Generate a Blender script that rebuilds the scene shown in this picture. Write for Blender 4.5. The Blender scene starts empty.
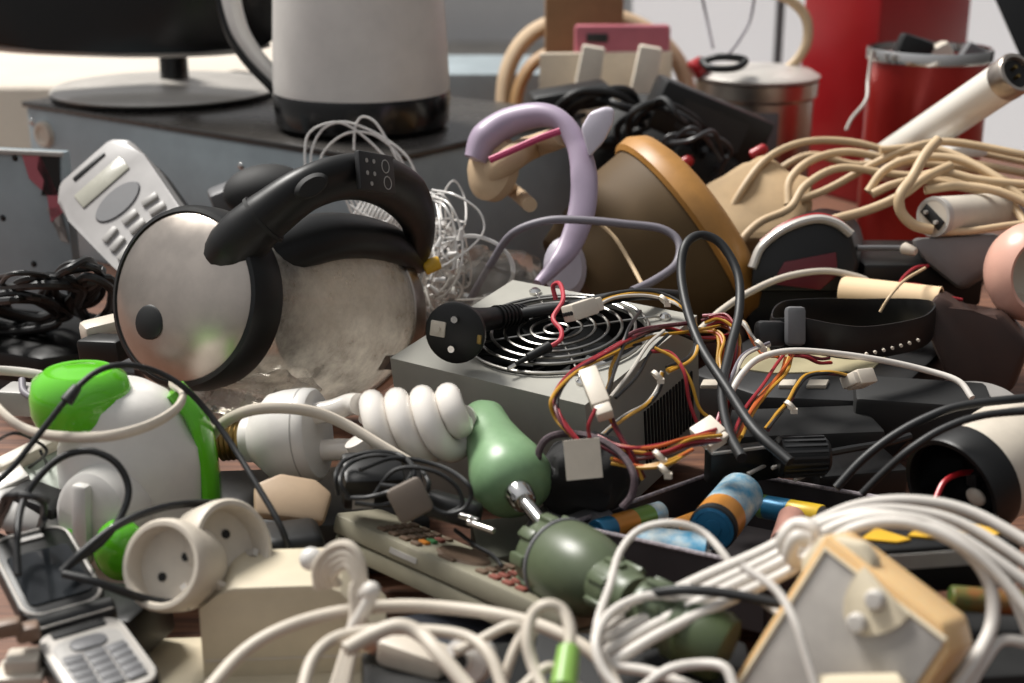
import bpy, bmesh, math, random
from mathutils import Vector, Matrix
C = bpy.context.scene
COL = C.collection
R = math.radians
PI = math.pi
random.seed(7)

# ---------------------------------------------------------------- camera, world, light, exposure
CAMH, PITCH, LENS = 0.40, R(18.5), 50.0
cam_d = bpy.data.cameras.new('camera'); cam = bpy.data.objects.new('camera', cam_d); COL.objects.link(cam)
cam.location = (0, 0, CAMH); cam.rotation_euler = (R(90) - PITCH, 0, 0)
cam_d.lens = LENS; cam_d.sensor_width = 36; cam_d.clip_start = 0.05; cam_d.clip_end = 60
cam_d.dof.use_dof = True; cam_d.dof.focus_distance = 0.92; cam_d.dof.aperture_fstop = 6.3
C.camera = cam

wd = bpy.data.worlds.new('daylight'); C.world = wd; wd.use_nodes = True
wn = wd.node_tree.nodes; wl = wd.node_tree.links
wn.clear()
wo = wn.new('ShaderNodeOutputWorld'); wb = wn.new('ShaderNodeBackground')
wt = wn.new('ShaderNodeTexCoord'); ws = wn.new('ShaderNodeSeparateXYZ'); wr = wn.new('ShaderNodeValToRGB')
wl.new(wt.outputs['Generated'], ws.inputs[0]); wl.new(ws.outputs['Z'], wr.inputs[0])
wr.color_ramp.elements[0].position = 0.0; wr.color_ramp.elements[0].color = (0.26, 0.255, 0.25, 1)
wr.color_ramp.elements[1].position = 1.0; wr.color_ramp.elements[1].color = (0.75, 0.77, 0.80, 1)
e = wr.color_ramp.elements.new(0.30); e.color = (0.46, 0.46, 0.47, 1)
wl.new(wr.outputs[0], wb.inputs[0]); wm = wn.new('ShaderNodeMapRange')          # left sky brightened, added to light the kettle lid
wm.inputs['From Min'].default_value = -1; wm.inputs['From Max'].default_value = 1
wm.inputs['To Min'].default_value = 1.10; wm.inputs['To Max'].default_value = 0.30
wl.new(ws.outputs['X'], wm.inputs['Value']); wl.new(wm.outputs[0], wb.inputs[1])
wl.new(wb.outputs[0], wo.inputs[0])

sun_d = bpy.data.lights.new('sun', 'SUN'); sun = bpy.data.objects.new('sun', sun_d); COL.objects.link(sun)
sun_d.energy = 5.2; sun_d.angle = R(20); sun_d.color = (1.0, 0.97, 0.92)
sun.rotation_euler = Vector((0.55, -0.45, -1.0)).to_track_quat('-Z', 'Y').to_euler()

C.view_settings.view_transform = 'Standard'; C.view_settings.look = 'None'
C.view_settings.exposure = 0.12; C.view_settings.gamma = 1.0; C.view_settings.use_curve_mapping = False

# ---------------------------------------------------------------- measuring helpers
FPX = LENS / 36 * 1024
SP, CP = math.sin(PITCH), math.cos(PITCH)
RIGHT, UPC, FWD, UP = Vector((1, 0, 0)), Vector((0, SP, CP)), Vector((0, CP, -SP)), Vector((0, 0, 1))
EYE = Vector((0, 0, CAMH))
def ray(x, y): return FWD + RIGHT * ((x - 512) / FPX) - UPC * ((y - 341.5) / FPX)
def P(x, y, d): return EYE + ray(x, y) * d
def G(x, y, z=0.0):
    r = ray(x, y); return EYE + r * ((z - CAMH) / r.z)
def RP(x, y, o, n):
    r = ray(x, y); return EYE + r * ((o - EYE).dot(n) / r.dot(n))
DT = [(-50, 2.0), (0, 1.85), (60, 1.65), (100, 1.50), (200, 1.22), (300, 1.03), (400, .90), (500, .80), (600, .70), (690, .62), (760, .58)]
def dd(y):
    for (a, b), (c, d) in zip(DT, DT[1:]):
        if y <= c: return b + (d - b) * (y - a) / (c - a)
    return DT[-1][1]
def W(pts, off=0.0):
    out = []
    for p in pts:
        out.append(P(p[0], p[1], (p[2] if len(p) > 2 else dd(p[1])) + off))
    return out
def FZ(o, z, x):
    z = Vector(z).normalized(); x = Vector(x); x = (x - z * x.dot(z)).normalized(); y = z.cross(x)
    return Matrix(((x.x, y.x, z.x, o.x), (x.y, y.y, z.y, o.y), (x.z, y.z, z.z, o.z), (0, 0, 0, 1)))
def FX(o, x, z):
    x = Vector(x).normalized(); z = Vector(z); z = (z - x * z.dot(x)).normalized(); y = z.cross(x)
    return Matrix(((x.x, y.x, z.x, o.x), (x.y, y.y, z.y, o.y), (x.z, y.z, z.z, o.z), (0, 0, 0, 1)))
def TR(x=0, y=0, z=0, rx=0, ry=0, rz=0):
    return Matrix.Translation((x, y, z)) @ Matrix.Rotation(rz, 4, 'Z') @ Matrix.Rotation(ry, 4, 'Y') @ Matrix.Rotation(rx, 4, 'X')
def lin(h):
    h = h.lstrip('#'); o = []
    for i in (0, 2, 4):
        c = int(h[i:i + 2], 16) / 255
        o.append(c / 12.92 if c <= .04045 else ((c + .055) / 1.055) ** 2.4)
    return (*o, 1)
def spline(pts, n=6, cyclic=False):
    pts = [Vector(p) for p in pts]; N = len(pts); out = []
    for i in range(N if cyclic else N - 1):
        if cyclic: p0, p1, p2, p3 = (pts[(i + k) % N] for k in (-1, 0, 1, 2))
        else:
            p1, p2 = pts[i], pts[i + 1]
            p0 = pts[i - 1] if i else p1 * 2 - p2
            p3 = pts[i + 2] if i + 2 < N else p2 * 2 - p1
        for k in range(n):
            t = k / n
            out.append(.5 * ((2 * p1) + (p2 - p0) * t + (2 * p0 - 5 * p1 + 4 * p2 - p3) * t * t + (3 * p1 - p0 - 3 * p2 + p3) * t ** 3))
    if not cyclic: out.append(pts[-1])
    return out
def lerp_list(v, m):
    if not isinstance(v, (list, tuple)): return [v] * m
    o = []
    for i in range(m):
        f = i / (m - 1) * (len(v) - 1); k = min(int(f), len(v) - 2); o.append(v[k] + (v[k + 1] - v[k]) * (f - k))
    return o

class B:
    "collects shapes for one mesh"
    def __init__(s): s.bm = bmesh.new()
    def _new(s, verts, M):
        if M is not None: bmesh.ops.transform(s.bm, matrix=M, verts=verts)
    def box(s, sx, sy, sz, M=None, bev=0, seg=2):
        r = bmesh.ops.create_cube(s.bm, size=1); v = r['verts']
        bmesh.ops.scale(s.bm, vec=(sx, sy, sz), verts=v)
        if bev:
            ed = list({e for q in v for e in q.link_edges})
            q = bmesh.ops.bevel(s.bm, geom=ed + v, offset=bev, segments=seg, profile=.5, affect='EDGES')
            v = list({w for f in q['faces'] for w in f.verts} | {w for w in q['verts']})
            vs = set(v)                      # flood to reach every vertex of this box
            stack = list(v)
            while stack:
                w = stack.pop()
                for e_ in w.link_edges:
                    o = e_.other_vert(w)
                    if o not in vs: vs.add(o); stack.append(o)
            v = list(vs)
        s._new(v, M); return s
    def lathe(s, prof, M=None, seg=32, sx=1, sy=1, shift=None):
        bm = s.bm; rings = []; allv = []
        for i, (r, z) in enumerate(prof):
            dx = shift[i] if shift else 0
            if r < 1e-6: ring = [bm.verts.new((dx, 0, z))]
            else: ring = [bm.verts.new((dx + r * sx * math.cos(2 * PI * k / seg), r * sy * math.sin(2 * PI * k / seg), z)) for k in range(seg)]
            rings.append(ring); allv += ring
        for a, b in zip(rings, rings[1:]):
            for k in range(seg):
                k2 = (k + 1) % seg
                if len(a) == 1 and len(b) == 1: continue
                if len(a) == 1: f = (a[0], b[k2], b[k])
                elif len(b) == 1: f = (a[k], a[k2], b[0])
                else: f = (a[k], a[k2], b[k2], b[k])
                try: bm.faces.new(f)
                except ValueError: pass
        s._new(allv, M); return s
    def cyl(s, r, h, M=None, r2=None, seg=24, bev=0):
        r2 = r if r2 is None else r2
        if bev: prof = [(0, 0), (r - bev, 0), (r, bev), (r2, h - bev), (r2 - bev, h), (0, h)]
        else: prof = [(0, 0), (r, 0), (r2, h), (0, h)]
        return s.lathe(prof, M, seg)
    def rod(s, a, b, r, r2=None, seg=16, bev=0):
        a, b = Vector(a), Vector(b); z = b - a
        x = Vector((1, 0, 0)) if abs(z.normalized().x) < .9 else Vector((0, 1, 0))
        return s.cyl(r, z.length, FZ(a, z, x), r2, seg, bev)
    def tube(s, pts, r, seg=8, n=6, cyclic=False, normal=None, asp=1.0, M=None, raw=False):
        q = [Vector(p) for p in pts] if raw else spline(pts, n, cyclic)
        m = len(q); rr = lerp_list(r, m); aa = lerp_list(asp, m)
        bm = s.bm; rings = []; allv = []
        pn = None
        for i in range(m):
            t = (q[(i + 1) % m] - q[i - 1]) if cyclic else (q[min(i + 1, m - 1)] - q[max(i - 1, 0)])
            t = t.normalized() if t.length > 1e-9 else Vector((0, 0, 1))
            if normal is not None:
                b = (normal - t * normal.dot(t)).normalized(); nn = b.cross(t)
            else:
                if pn is None:
                    a = Vector((0, 0, 1)) if abs(t.z) < .9 else Vector((1, 0, 0))
                    pn = a
                nn = (pn - t * pn.dot(t)).normalized(); b = t.cross(nn)
            pn = nn
            ring = [bm.verts.new(q[i] + nn * (rr[i] * math.cos(2 * PI * k / seg)) + b * (rr[i] * aa[i] * math.sin(2 * PI * k / seg))) for k in range(seg)]
            rings.append(ring); allv += ring
        for i in range(m if cyclic else m - 1):
            a, b2 = rings[i], rings[(i + 1) % m]
            for k in range(seg):
                k2 = (k + 1) % seg
                bm.faces.new((a[k], a[k2], b2[k2], b2[k]))
        if not cyclic:
            bm.faces.new(rings[0]); bm.faces.new(rings[-1][::-1])
        s._new(allv, M); return s
    def prism(s, poly, h, M=None, bev=0, z0=0.0):
        bm = s.bm
        lo = [bm.verts.new((p[0], p[1], z0)) for p in poly]; hi = [bm.verts.new((p[0], p[1], z0 + h)) for p in poly]
        n = len(poly)
        fs = [bm.faces.new(lo[::-1]), bm.faces.new(hi)] + [bm.faces.new((lo[i], lo[(i + 1) % n], hi[(i + 1) % n], hi[i])) for i in range(n)]
        v = lo + hi
        if bev:
            ed = list({e for q in v for e in q.link_edges})
            q = bmesh.ops.bevel(bm, geom=ed + v, offset=bev, segments=2, profile=.5, affect='EDGES')
            vs = {w for f in q['faces'] for w in f.verts}; stack = list(vs)
            while stack:
                w = stack.pop()
                for e_ in w.link_edges:
                    o = e_.other_vert(w)
                    if o not in vs: vs.add(o); stack.append(o)
            v = list(vs)
        s._new(v, M); return s
    def hull(s, lo, hi, bev=0):
        "prism between two matching world loops"
        bm = s.bm; n = len(lo)
        a = [bm.verts.new(p) for p in lo]; b = [bm.verts.new(p) for p in hi]
        bm.faces.new(a[::-1]); bm.faces.new(b)
        for i in range(n): bm.faces.new((a[i], a[(i + 1) % n], b[(i + 1) % n], b[i]))
        if bev:
            v = a + b; ed = list({e for q in v for e in q.link_edges})
            bmesh.ops.bevel(bm, geom=ed + v, offset=bev, segments=2, profile=.5, affect='EDGES')
        return s
    def ball(s, r, M=None, sx=1, sy=1, sz=1, u=20, v=12):
        q = bmesh.ops.create_uvsphere(s.bm, u_segments=u, v_segments=v, radius=r)['verts']
        bmesh.ops.scale(s.bm, vec=(sx, sy, sz), verts=q); s._new(q, M); return s
    def jitter(s, amp, sc=1.0, seed=0):
        from mathutils import noise
        for v in s.bm.verts:
            n = noise.noise_vector(v.co * sc + Vector((seed, seed * 2.3, 0))); v.co += n * amp
        return s

def mesh_of(name, b, m, ang=40):
    bmesh.ops.recalc_face_normals(b.bm, faces=b.bm.faces[:])
    for f in b.bm.faces: f.smooth = True
    me = bpy.data.meshes.new(name); b.bm.to_mesh(me); b.bm.free()
    me.set_sharp_from_angle(angle=R(ang)); me.materials.append(m); return me
MW = {}
def thing(name, label, cat, M, group=None):
    o = bpy.data.objects.new(name, None); COL.objects.link(o)
    o.empty_display_size = .02; o.matrix_world = M; MW[o.name] = M.copy()
    o['label'] = label; o['category'] = cat
    if group: o['group'] = group
    return o
def part(name, b, m, parent, label=None, world=False, kind=None, ang=40):
    me_b = b
    if world:
        root = parent
        M = MW[root.name]
        bmesh.ops.transform(b.bm, matrix=M.inverted(), verts=b.bm.verts[:])
    o = bpy.data.objects.new(name, mesh_of(name, me_b, m, ang)); COL.objects.link(o); o.parent = parent
    MW[o.name] = MW[parent.name]
    if label: o['label'] = label
    if kind: o['kind'] = kind
    return o
def solo(name, label, cat, b, m, group=None, kind=None, ang=40):
    vs = [v.co for v in b.bm.verts]
    c = Vector(((min(v.x for v in vs) + max(v.x for v in vs)) / 2, (min(v.y for v in vs) + max(v.y for v in vs)) / 2, min(v.z for v in vs)))
    bmesh.ops.translate(b.bm, vec=-c, verts=b.bm.verts[:])
    o = bpy.data.objects.new(name, mesh_of(name, b, m, ang)); COL.objects.link(o); o.location = c
    MW[o.name] = Matrix.Translation(c)
    if kind == 'structure': o['kind'] = kind; return o
    o['label'] = label; o['category'] = cat
    if group: o['group'] = group
    if kind: o['kind'] = kind
    return o

# ---------------------------------------------------------------- materials
def mat(name, hexc, rough=.5, metal=0.0, var=.10, vs=30, bump=0.0, bs=300, trans=0.0, sss=0.0, coat=0.0, spec=.5, hex2=None):
    m = bpy.data.materials.new(name); m.use_nodes = True
    nt = m.node_tree; bs_ = nt.nodes['Principled BSDF']
    tc = nt.nodes.new('ShaderNodeTexCoord'); nz = nt.nodes.new('ShaderNodeTexNoise')
    nz.inputs['Scale'].default_value = vs; nz.inputs['Detail'].default_value = 5; nz.inputs['Roughness'].default_value = .65
    nt.links.new(tc.outputs['Object'], nz.inputs['Vector'])
    rp = nt.nodes.new('ShaderNodeValToRGB'); rp.color_ramp.elements[0].position = .35; rp.color_ramp.elements[1].position = .65
    c = lin(hexc)
    c2 = lin(hex2) if hex2 else tuple(x * (1 - var) for x in c[:3]) + (1,)
    c1 = c if hex2 else tuple(min(1, x * (1 + var * .5)) for x in c[:3]) + (1,)
    rp.color_ramp.elements[0].color = c2; rp.color_ramp.elements[1].color = c1
    nt.links.new(nz.outputs['Fac'], rp.inputs[0]); nt.links.new(rp.outputs[0], bs_.inputs['Base Color'])
    mr = nt.nodes.new('ShaderNodeMapRange'); mr.inputs['To Min'].default_value = max(.03, rough - .08); mr.inputs['To Max'].default_value = min(1, rough + .1)
    nt.links.new(nz.outputs['Fac'], mr.inputs['Value']); nt.links.new(mr.outputs[0], bs_.inputs['Roughness'])
    bs_.inputs['Metallic'].default_value = metal
    bs_.inputs['Transmission Weight'].default_value = trans
    bs_.inputs['Subsurface Weight'].default_value = sss; bs_.inputs['Subsurface Radius'].default_value = (.01, .008, .006)
    bs_.inputs['Coat Weight'].default_value = coat; bs_.inputs['Specular IOR Level'].default_value = spec
    if bump:
        n2 = nt.nodes.new('ShaderNodeTexNoise'); n2.inputs['Scale'].default_value = bs; nt.links.new(tc.outputs['Object'], n2.inputs['Vector'])
        bp = nt.nodes.new('ShaderNodeBump'); bp.inputs['Strength'].default_value = bump; bp.inputs['Distance'].default_value = .001
        nt.links.new(n2.outputs['Fac'], bp.inputs['Height']); nt.links.new(bp.outputs[0], bs_.inputs['Normal'])
    return m
def clear_mat(name, tint, milk, rough=.15, vs=35, lo=.2, hi=.9, ior=1.35):
    "thin clear wall: see-through with a milky film and a gloss"
    m = bpy.data.materials.new(name); m.use_nodes = True; nt = m.node_tree; nt.nodes.clear()
    out = nt.nodes.new('ShaderNodeOutputMaterial')
    tp = nt.nodes.new('ShaderNodeBsdfTransparent'); tp.inputs[0].default_value = lin(tint)
    df = nt.nodes.new('ShaderNodeBsdfDiffuse'); df.inputs[0].default_value = lin(milk)
    tl = nt.nodes.new('ShaderNodeBsdfTranslucent'); tl.inputs[0].default_value = lin(milk)
    gl = nt.nodes.new('ShaderNodeBsdfGlossy'); gl.inputs['Roughness'].default_value = rough
    a = nt.nodes.new('ShaderNodeMixShader'); a.inputs[0].default_value = .5
    b = nt.nodes.new('ShaderNodeMixShader'); g = nt.nodes.new('ShaderNodeMixShader')
    tc = nt.nodes.new('ShaderNodeTexCoord'); nz = nt.nodes.new('ShaderNodeTexNoise')
    nz.inputs['Scale'].default_value = vs; nz.inputs['Detail'].default_value = 8; nz.inputs['Roughness'].default_value = .7
    mr = nt.nodes.new('ShaderNodeMapRange'); mr.inputs['From Min'].default_value = .3; mr.inputs['From Max'].default_value = .7
    mr.inputs['To Min'].default_value = lo; mr.inputs['To Max'].default_value = hi
    lw = nt.nodes.new('ShaderNodeFresnel'); lw.inputs[0].default_value = ior
    L = nt.links.new
    L(tc.outputs['Object'], nz.inputs['Vector']); L(nz.outputs['Fac'], mr.inputs['Value'])
    L(df.outputs[0], a.inputs[1]); L(tl.outputs[0], a.inputs[2]); L(mr.outputs[0], b.inputs[0]); L(tp.outputs[0], b.inputs[1]); L(a.outputs[0], b.inputs[2])
    L(lw.outputs[0], g.inputs[0]); L(b.outputs[0], g.inputs[1]); L(gl.outputs[0], g.inputs[2]); L(g.outputs[0], out.inputs[0])
    return m

BLK = mat('black_plastic', '#101010', .42, var=.25, spec=.4)
BLKM = mat('black_matte', '#121212', .7, var=.25)
BLKG = mat('black_gloss', '#0c0c0d', .18, var=.1)
RUB = mat('black_rubber', '#161718', .5, var=.2)
DGR = mat('dark_grey_plastic', '#232324', .5, var=.2)
MGR = mat('mid_grey_plastic', '#5f5f61', .5)
LGR = mat('light_grey_plastic', '#a3a09c', .45)
STEEL = mat('brushed_steel', '#b8aea4', .30, 1.0, .08, 60)
CHR = mat('chrome', '#c9c7c4', .15, 1.0, .04)
SILV = mat('silver_paint', '#c4bfb8', .30, .25, .06)
WHT = mat('white_plastic', '#d8d5d0', .32, var=.06, sss=.0)
WHTY = mat('aged_white_plastic', '#c9bfb0', .45, var=.10)
CREAM = mat('cream_plastic', '#cbbfa6', .5, var=.08)
PSUG = mat('grey_painted_steel', '#a3a198', .45, .0, .08, 20)
CASEB = mat('blue_grey_steel', '#97a3a8', .42, .0, .15, 10)
CASED = mat('dark_grey_steel', '#403d3a', .26, .0, .15, 10)
GREEN = mat('bright_green_plastic', '#63c227', .15, var=.08, coat=.5)
MINT = mat('mint_green_plastic', '#779870', .35, var=.14, vs=40)
OLIVE = mat('olive_green_plastic', '#505a43', .38, var=.12)
OLIVED = mat('dark_olive_plastic', '#3e4a2c', .4, var=.12)
REMO = mat('grey_beige_plastic', '#8b8674', .5, var=.06)
BTN = mat('brown_rubber_buttons', '#6a5645', .6)
BTNR = mat('red_rubber_buttons', '#80463a', .6)
BTNO = mat('orange_button', '#c87c28', .5); BTNG = mat('green_button', '#3f7a4a', .5)
LILAC = mat('lilac_plastic', '#a898ac', .4, var=.05)
LILL = mat('pale_lilac_plastic', '#cbc4d0', .4, var=.05)
TAN = mat('tan_padding', '#c2a888', .7, var=.1)
BROWN = mat('brown_shade', '#57442a', .6, var=.12, vs=12, spec=.25)
OCHRE = mat('ochre_wood', '#b07e3e', .45, var=.2, vs=20)
REDP = mat('red_plastic', '#a10f18', .3, var=.06)
REDT = mat('red_tin', '#9c2420', .3, .3, .1)
PINK = mat('dusty_pink_plastic', '#b0606c', .4)
PEACH = mat('peach_plastic', '#d8a795', .3, var=.05)
BEIGEC = mat('beige_cable', '#c6ac88', .5, var=.10)
CREAMC = mat('cream_cable', '#c9bfb0', .45, var=.08)
WHTC = mat('white_cable', '#cfc9c1', .42, var=.08)
GRYC = mat('grey_cable', '#77727a', .5, var=.1)
PAPER = mat('beige_paper', '#dcbf98', .7, var=.06)
CARD = mat('cardboard', '#93714f', .8, var=.12)
LEATH = mat('dark_brown_leather', '#301a11', .55, var=.25)
TUBEW = mat('white_glass_tube', '#ece7dd', .2, var=.02)
BULBW = mat('white_bulb_glass', '#e8e2da', .16, var=.02, coat=.4)
BRASS = mat('dull_brass', '#8d7748', .35, 1.0, .2)
AMBER = mat('amber_translucent_plastic', '#dcb885', .35, var=.06, sss=.6)
PLATE = mat('grey_metal_plate', '#a29d97', .32, .0, .12, 40)
WRED = mat('red_wire', '#93202a', .4); WYEL = mat('yellow_wire', '#bb8a28', .4); WORA = mat('orange_wire', '#b5561d', .4)
WBLK = mat('black_wire', '#141212', .4); WWHT = mat('white_wire', '#bcb6ac', .4); WMAR = mat('maroon_wire', '#551a24', .4)
MOLEX = mat('ivory_nylon', '#d3c9ba', .4)
BLUE = mat('blue_foil', '#2f7196', .3, .3, .15, 60); ORNG = mat('orange_foil', '#c9873a', .35, .2, .1)
LBLUE = mat('sky_blue_foil', '#4f9bc0', .35, .2, .1, 90, hex2='#c9d3d2'); GRNF = mat('green_foil', '#6f9444', .35, .2, .1)
YELF = mat('yellow_foil', '#d5b02a', .35, .1, .1); SALM = mat('salmon_plastic', '#c79484', .45)
YBLK = mat('yellow_label', '#d9a928', .4)
LCD = mat('pale_lcd', '#a9a79a', .25); SCRN = mat('dark_screen', '#202326', .12, var=.2, vs=60)
GLASS = clear_mat('limescaled_glass', '#f2efe9', '#e4ddd2', .12, 45, .15, .80, 1.22)
BAGM = clear_mat('clear_plastic_film', '#f6f5f2', '#e6e2dc', .10, 60, .10, .45)
CLEARW = mat('clear_wire', '#ece9e5', .2, trans=.15, var=.03)
PCB = mat('pale_circuit_board', '#9fa79b', .5, var=.2, vs=120)

def wood_mat(name, a, b):
    m = bpy.data.materials.new(name); m.use_nodes = True; nt = m.node_tree; p = nt.nodes['Principled BSDF']
    tc = nt.nodes.new('ShaderNodeTexCoord'); mp = nt.nodes.new('ShaderNodeMapping'); mp.inputs['Scale'].default_value = (3, 40, 3)
    nz = nt.nodes.new('ShaderNodeTexNoise'); nz.inputs['Scale'].default_value = 4; nz.inputs['Detail'].default_value = 6
    rp = nt.nodes.new('ShaderNodeValToRGB'); rp.color_ramp.elements[0].position = .35; rp.color_ramp.elements[1].position = .7
    rp.color_ramp.elements[0].color = lin(a); rp.color_ramp.elements[1].color = lin(b)
    nt.links.new(tc.outputs['Object'], mp.inputs[0]); nt.links.new(mp.outputs[0], nz.inputs['Vector']); nt.links.new(nz.outputs['Fac'], rp.inputs[0])
    nt.links.new(rp.outputs[0], p.inputs['Base Color']); p.inputs['Roughness'].default_value = .65
    return m
WOOD = wood_mat('reddish_brown_wood', '#4b2c1e', '#7c523a')
CONC = mat('pale_concrete', '#a8a29a', .85, var=.2, vs=1.5)
WALLM = mat('white_wall_paint', '#c9c8c8', .8, var=.06, vs=2)
CLOTH = mat('pale_cloth', '#d8cdbf', .9, var=.1, vs=4)

def backlit_mat(name, hexc):
    m = bpy.data.materials.new(name); m.use_nodes = True; nt = m.node_tree; nt.nodes.clear()
    out = nt.nodes.new('ShaderNodeOutputMaterial'); a = nt.nodes.new('ShaderNodeBsdfDiffuse'); t_ = nt.nodes.new('ShaderNodeBsdfTranslucent'); mx = nt.nodes.new('ShaderNodeMixShader')
    a.inputs[0].default_value = lin(hexc); t_.inputs[0].default_value = lin(hexc); mx.inputs[0].default_value = .6
    nt.links.new(a.outputs[0], mx.inputs[1]); nt.links.new(t_.outputs[0], mx.inputs[2]); nt.links.new(mx.outputs[0], out.inputs[0]); return m
BACKLIT = backlit_mat('backlit_white_panel', '#e6e6ea')  # white wall panel made translucent so sun from behind brightens it
# ---------------------------------------------------------------- setting
solo('floor', None, None, B().box(14, 16, .02, TR(0, 6, -.76)), CONC, kind='structure')
solo('wall_back', None, None, B().box(14, .1, 3.2, TR(0, 10, .85)), WALLM, kind='structure')
x0 = P(632, 30, 2.5).x
b = B()
b.bm.faces.new([b.bm.verts.new(p) for p in ((x0, 2.55, -.75), (x0 + 1.6, 2.55, -.75), (x0 + 1.6, 2.55, .85), (x0, 2.55, .85))])
solo('wall_right', None, None, b, BACKLIT, kind='structure')
solo('trim_1', None, None, B().box(.012, .02, 1.6, TR(P(776, 30, 2.5).x, 2.515, .05)), MGR, kind='structure')
t = thing('trestle_table', 'reddish brown wooden table under the whole pile', 'table', TR(0, 1.17, -.75))
part('table_top', B().box(2.6, 1.80, .03, TR(0, 0, .735), .003), WOOD, t)
for sx in (-1, 1):
    for sy in (-1, 1):
        part('leg', B().box(.05, .05, .72, TR(sx * 1.2, sy * .85, .36), .004), WOOD, t)
# pale cloth-covered table behind on the left
t = thing('cloth_covered_table', 'pale cloth covered table behind the monitor', 'table', TR(-1.0, 3.1, -.75))
part('table_top', B().box(1.6, .8, .03, TR(0, 0, .70)), WOOD, t)
part('cloth', B().box(1.66, .86, .40, TR(0, 0, .56), .02), CLOTH, t)
for sx in (-1, 1):
    for sy in (-1, 1): part('leg', B().box(.05, .05, .68, TR(sx * .72, sy * .34, .34)), WOOD, t)

# ---------------------------------------------------------------- back left: case, monitor, white kettle
CZ = .162
c1 = G(385, 158, CZ); c0 = G(25, 101, CZ)
u = (c0 - c1); ulen = u.length; u.normalize(); v = Vector((-u.y, u.x, 0))
if v.y < 0: v = -v
Mcase = FX(Vector((c1.x, c1.y, 0)), u, UP)
sgn = 1 if (Mcase.to_3x3() @ Vector((0, 1, 0))).dot(v) > 0 else -1
t = thing('equipment_case', 'wide blue-grey steel case carrying the monitor and the white kettle', 'metal case', Mcase)
part('body', B().box(ulen, .30, CZ - .006, TR(ulen / 2, sgn * .15, (CZ - .006) / 2), .003), CASEB, t)
part('lid', B().box(ulen + .006, .306, .006, TR(ulen / 2, sgn * .15, CZ - .003), .0015), CASED, t, 'dark grey worn top panel')
def on_case(px, py): return Mcase.inverted() @ RP(px, py, c1, v)
a = on_case(46, 134)
part('socket', B().lathe([(0, .004), (.008, .004), (.009, .006), (.013, .006), (.014, 0), (0, -.002)], TR(a.x, 0, a.z, rx=R(90) * sgn), 24), WHTY, t)
for px, py in ((32, 122), (241, 166)):
    a = on_case(px, py); part('screw', B().ball(.004, TR(a.x, 0, a.z), 1, .6, 1, 10, 8), CHR, t)

bc = G(165, 95, CZ)
t = thing('computer_monitor', 'black flat monitor on a round silver foot, top left', 'monitor', TR(bc.x, bc.y, CZ))
part('foot', B().lathe([(0, .004), (.118, .004), (.121, .007), (.116, .011), (.05, .016), (.02, .019), (0, .019)], None, 56), SILV, t)
part('foot_rim', B().lathe([(0, 0), (.118, 0), (.121, .004), (.118, .0062), (0, .0062)], None, 56), BLK, t, 'black underside ring')
part('neck', B().cyl(.0155, .055, TR(.012, 0, .015), .0145, 28), BLKG, t)
mz = P(140, 39, 1.57).z - CZ
prof = [(-.155, .012), (-.16, .02), (-.16, .27), (.16, .27), (.165, .016), (.150, .006), (.08, .001), (0, 0), (-.08, .003)]
ox = P(141, 45, 1.57).x - bc.x
part('screen_housing', B().prism(prof, .045, TR(ox, -.02, mz - .004, rx=R(90))  , .003), BLKG, t)
part('lower_trim', B().tube([Vector((ox + x, -.048, mz - .006 + y)) for x, y in ((-.157, .010), (-.12, .0055), (-.08, .003), (0, 0), (.08, .001), (.13, .005), (.155, .011))], .0042, 10), SILV, t, 'silver strip along lower edge')

kc = G(363, 127, CZ)
t = thing('electric_kettle', 'white electric kettle with black base standing on the steel case', 'kettle', TR(kc.x, kc.y, CZ) @ Matrix.Scale(.965, 4))
part('base', B().lathe([(0, 0), (.078, 0), (.0855, .006), (.0875, .034), (.086, .038), (0, .038)], None, 56), BLKG, t)
part('body', B().lathe([(0, .036), (.0862, .036), (.0868, .045), (.083, .12), (.077, .20), (.07, .25), (.06, .262), (0, .265)], None, 56), WHT, t)
hp = [P(x, y, 1.36) for x, y in ((300, -50), (250, -45), (226, -22), (232, 20), (250, 52), (280, 84))]
o = Vector((kc.x, kc.y, CZ))
part('handle', B().tube([p - o for p in hp], [.010, .011, .011, .010, .009, .008], 12, 8, normal=FWD, asp=1.4), WHT, t)
part('handle_grip', B().tube([p - o - RIGHT * .010 - UPC * .003 for p in hp[1:]], .0045, 10, 8, normal=FWD, asp=2.4), BLK, t, 'black inlay along the handle')

# smaller steel box, far left
z2 = .168
a, b = G(-90, 146, z2), G(62, 153, z2)
uu = (b - a).normalized(); vv = Vector((-uu.y, uu.x, 0))
M2 = FX(Vector((a.x, a.y, 0)), uu, UP)
w2 = (b - a).length
t = thing('steel_plate', 'upright grey-blue steel plate with torn sticker at the left edge', 'metal plate', M2)
part('body', B().box(w2, .014, z2, TR(w2 / 2, .007, z2 / 2), .002), CASEB, t)
part('edge_lip', B().box(w2 + .003, .004, .004, TR(w2 / 2, -.001, z2 - .001), .001), LGR, t)
def on2(px, py): 
    q = M2.inverted() @ RP(px, py, a, vv); return (q.x, q.z)
def decal(name, pts, m, t, onf, y=-.0008, th=.0008, label=None):
    b = B().prism([onf(*p) for p in pts], th, TR(0, y, 0, rx=R(90))); return part(name, b, m, t, label)
decal('sticker', [(22, 152), (40, 152), (66, 210), (52, 222), (48, 195), (30, 178)], PINK, t, on2, label='torn pink sticker')
decal('cutout', [(40, 153), (60, 156), (61, 195), (42, 195), (45, 180), (38, 168)], BLKM, t, on2, label='dark ragged opening')
decal('latch', [(47, 208), (60, 207), (61, 240), (70, 243)], LGR, t, on2)
for px, py in ((15, 158), (3, 218), (34, 264)):
    x, z = on2(px, py); part('rivet', B().ball(.003, TR(x, 0, z), 1, .5, 1, 8, 6), BLK, t)

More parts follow.
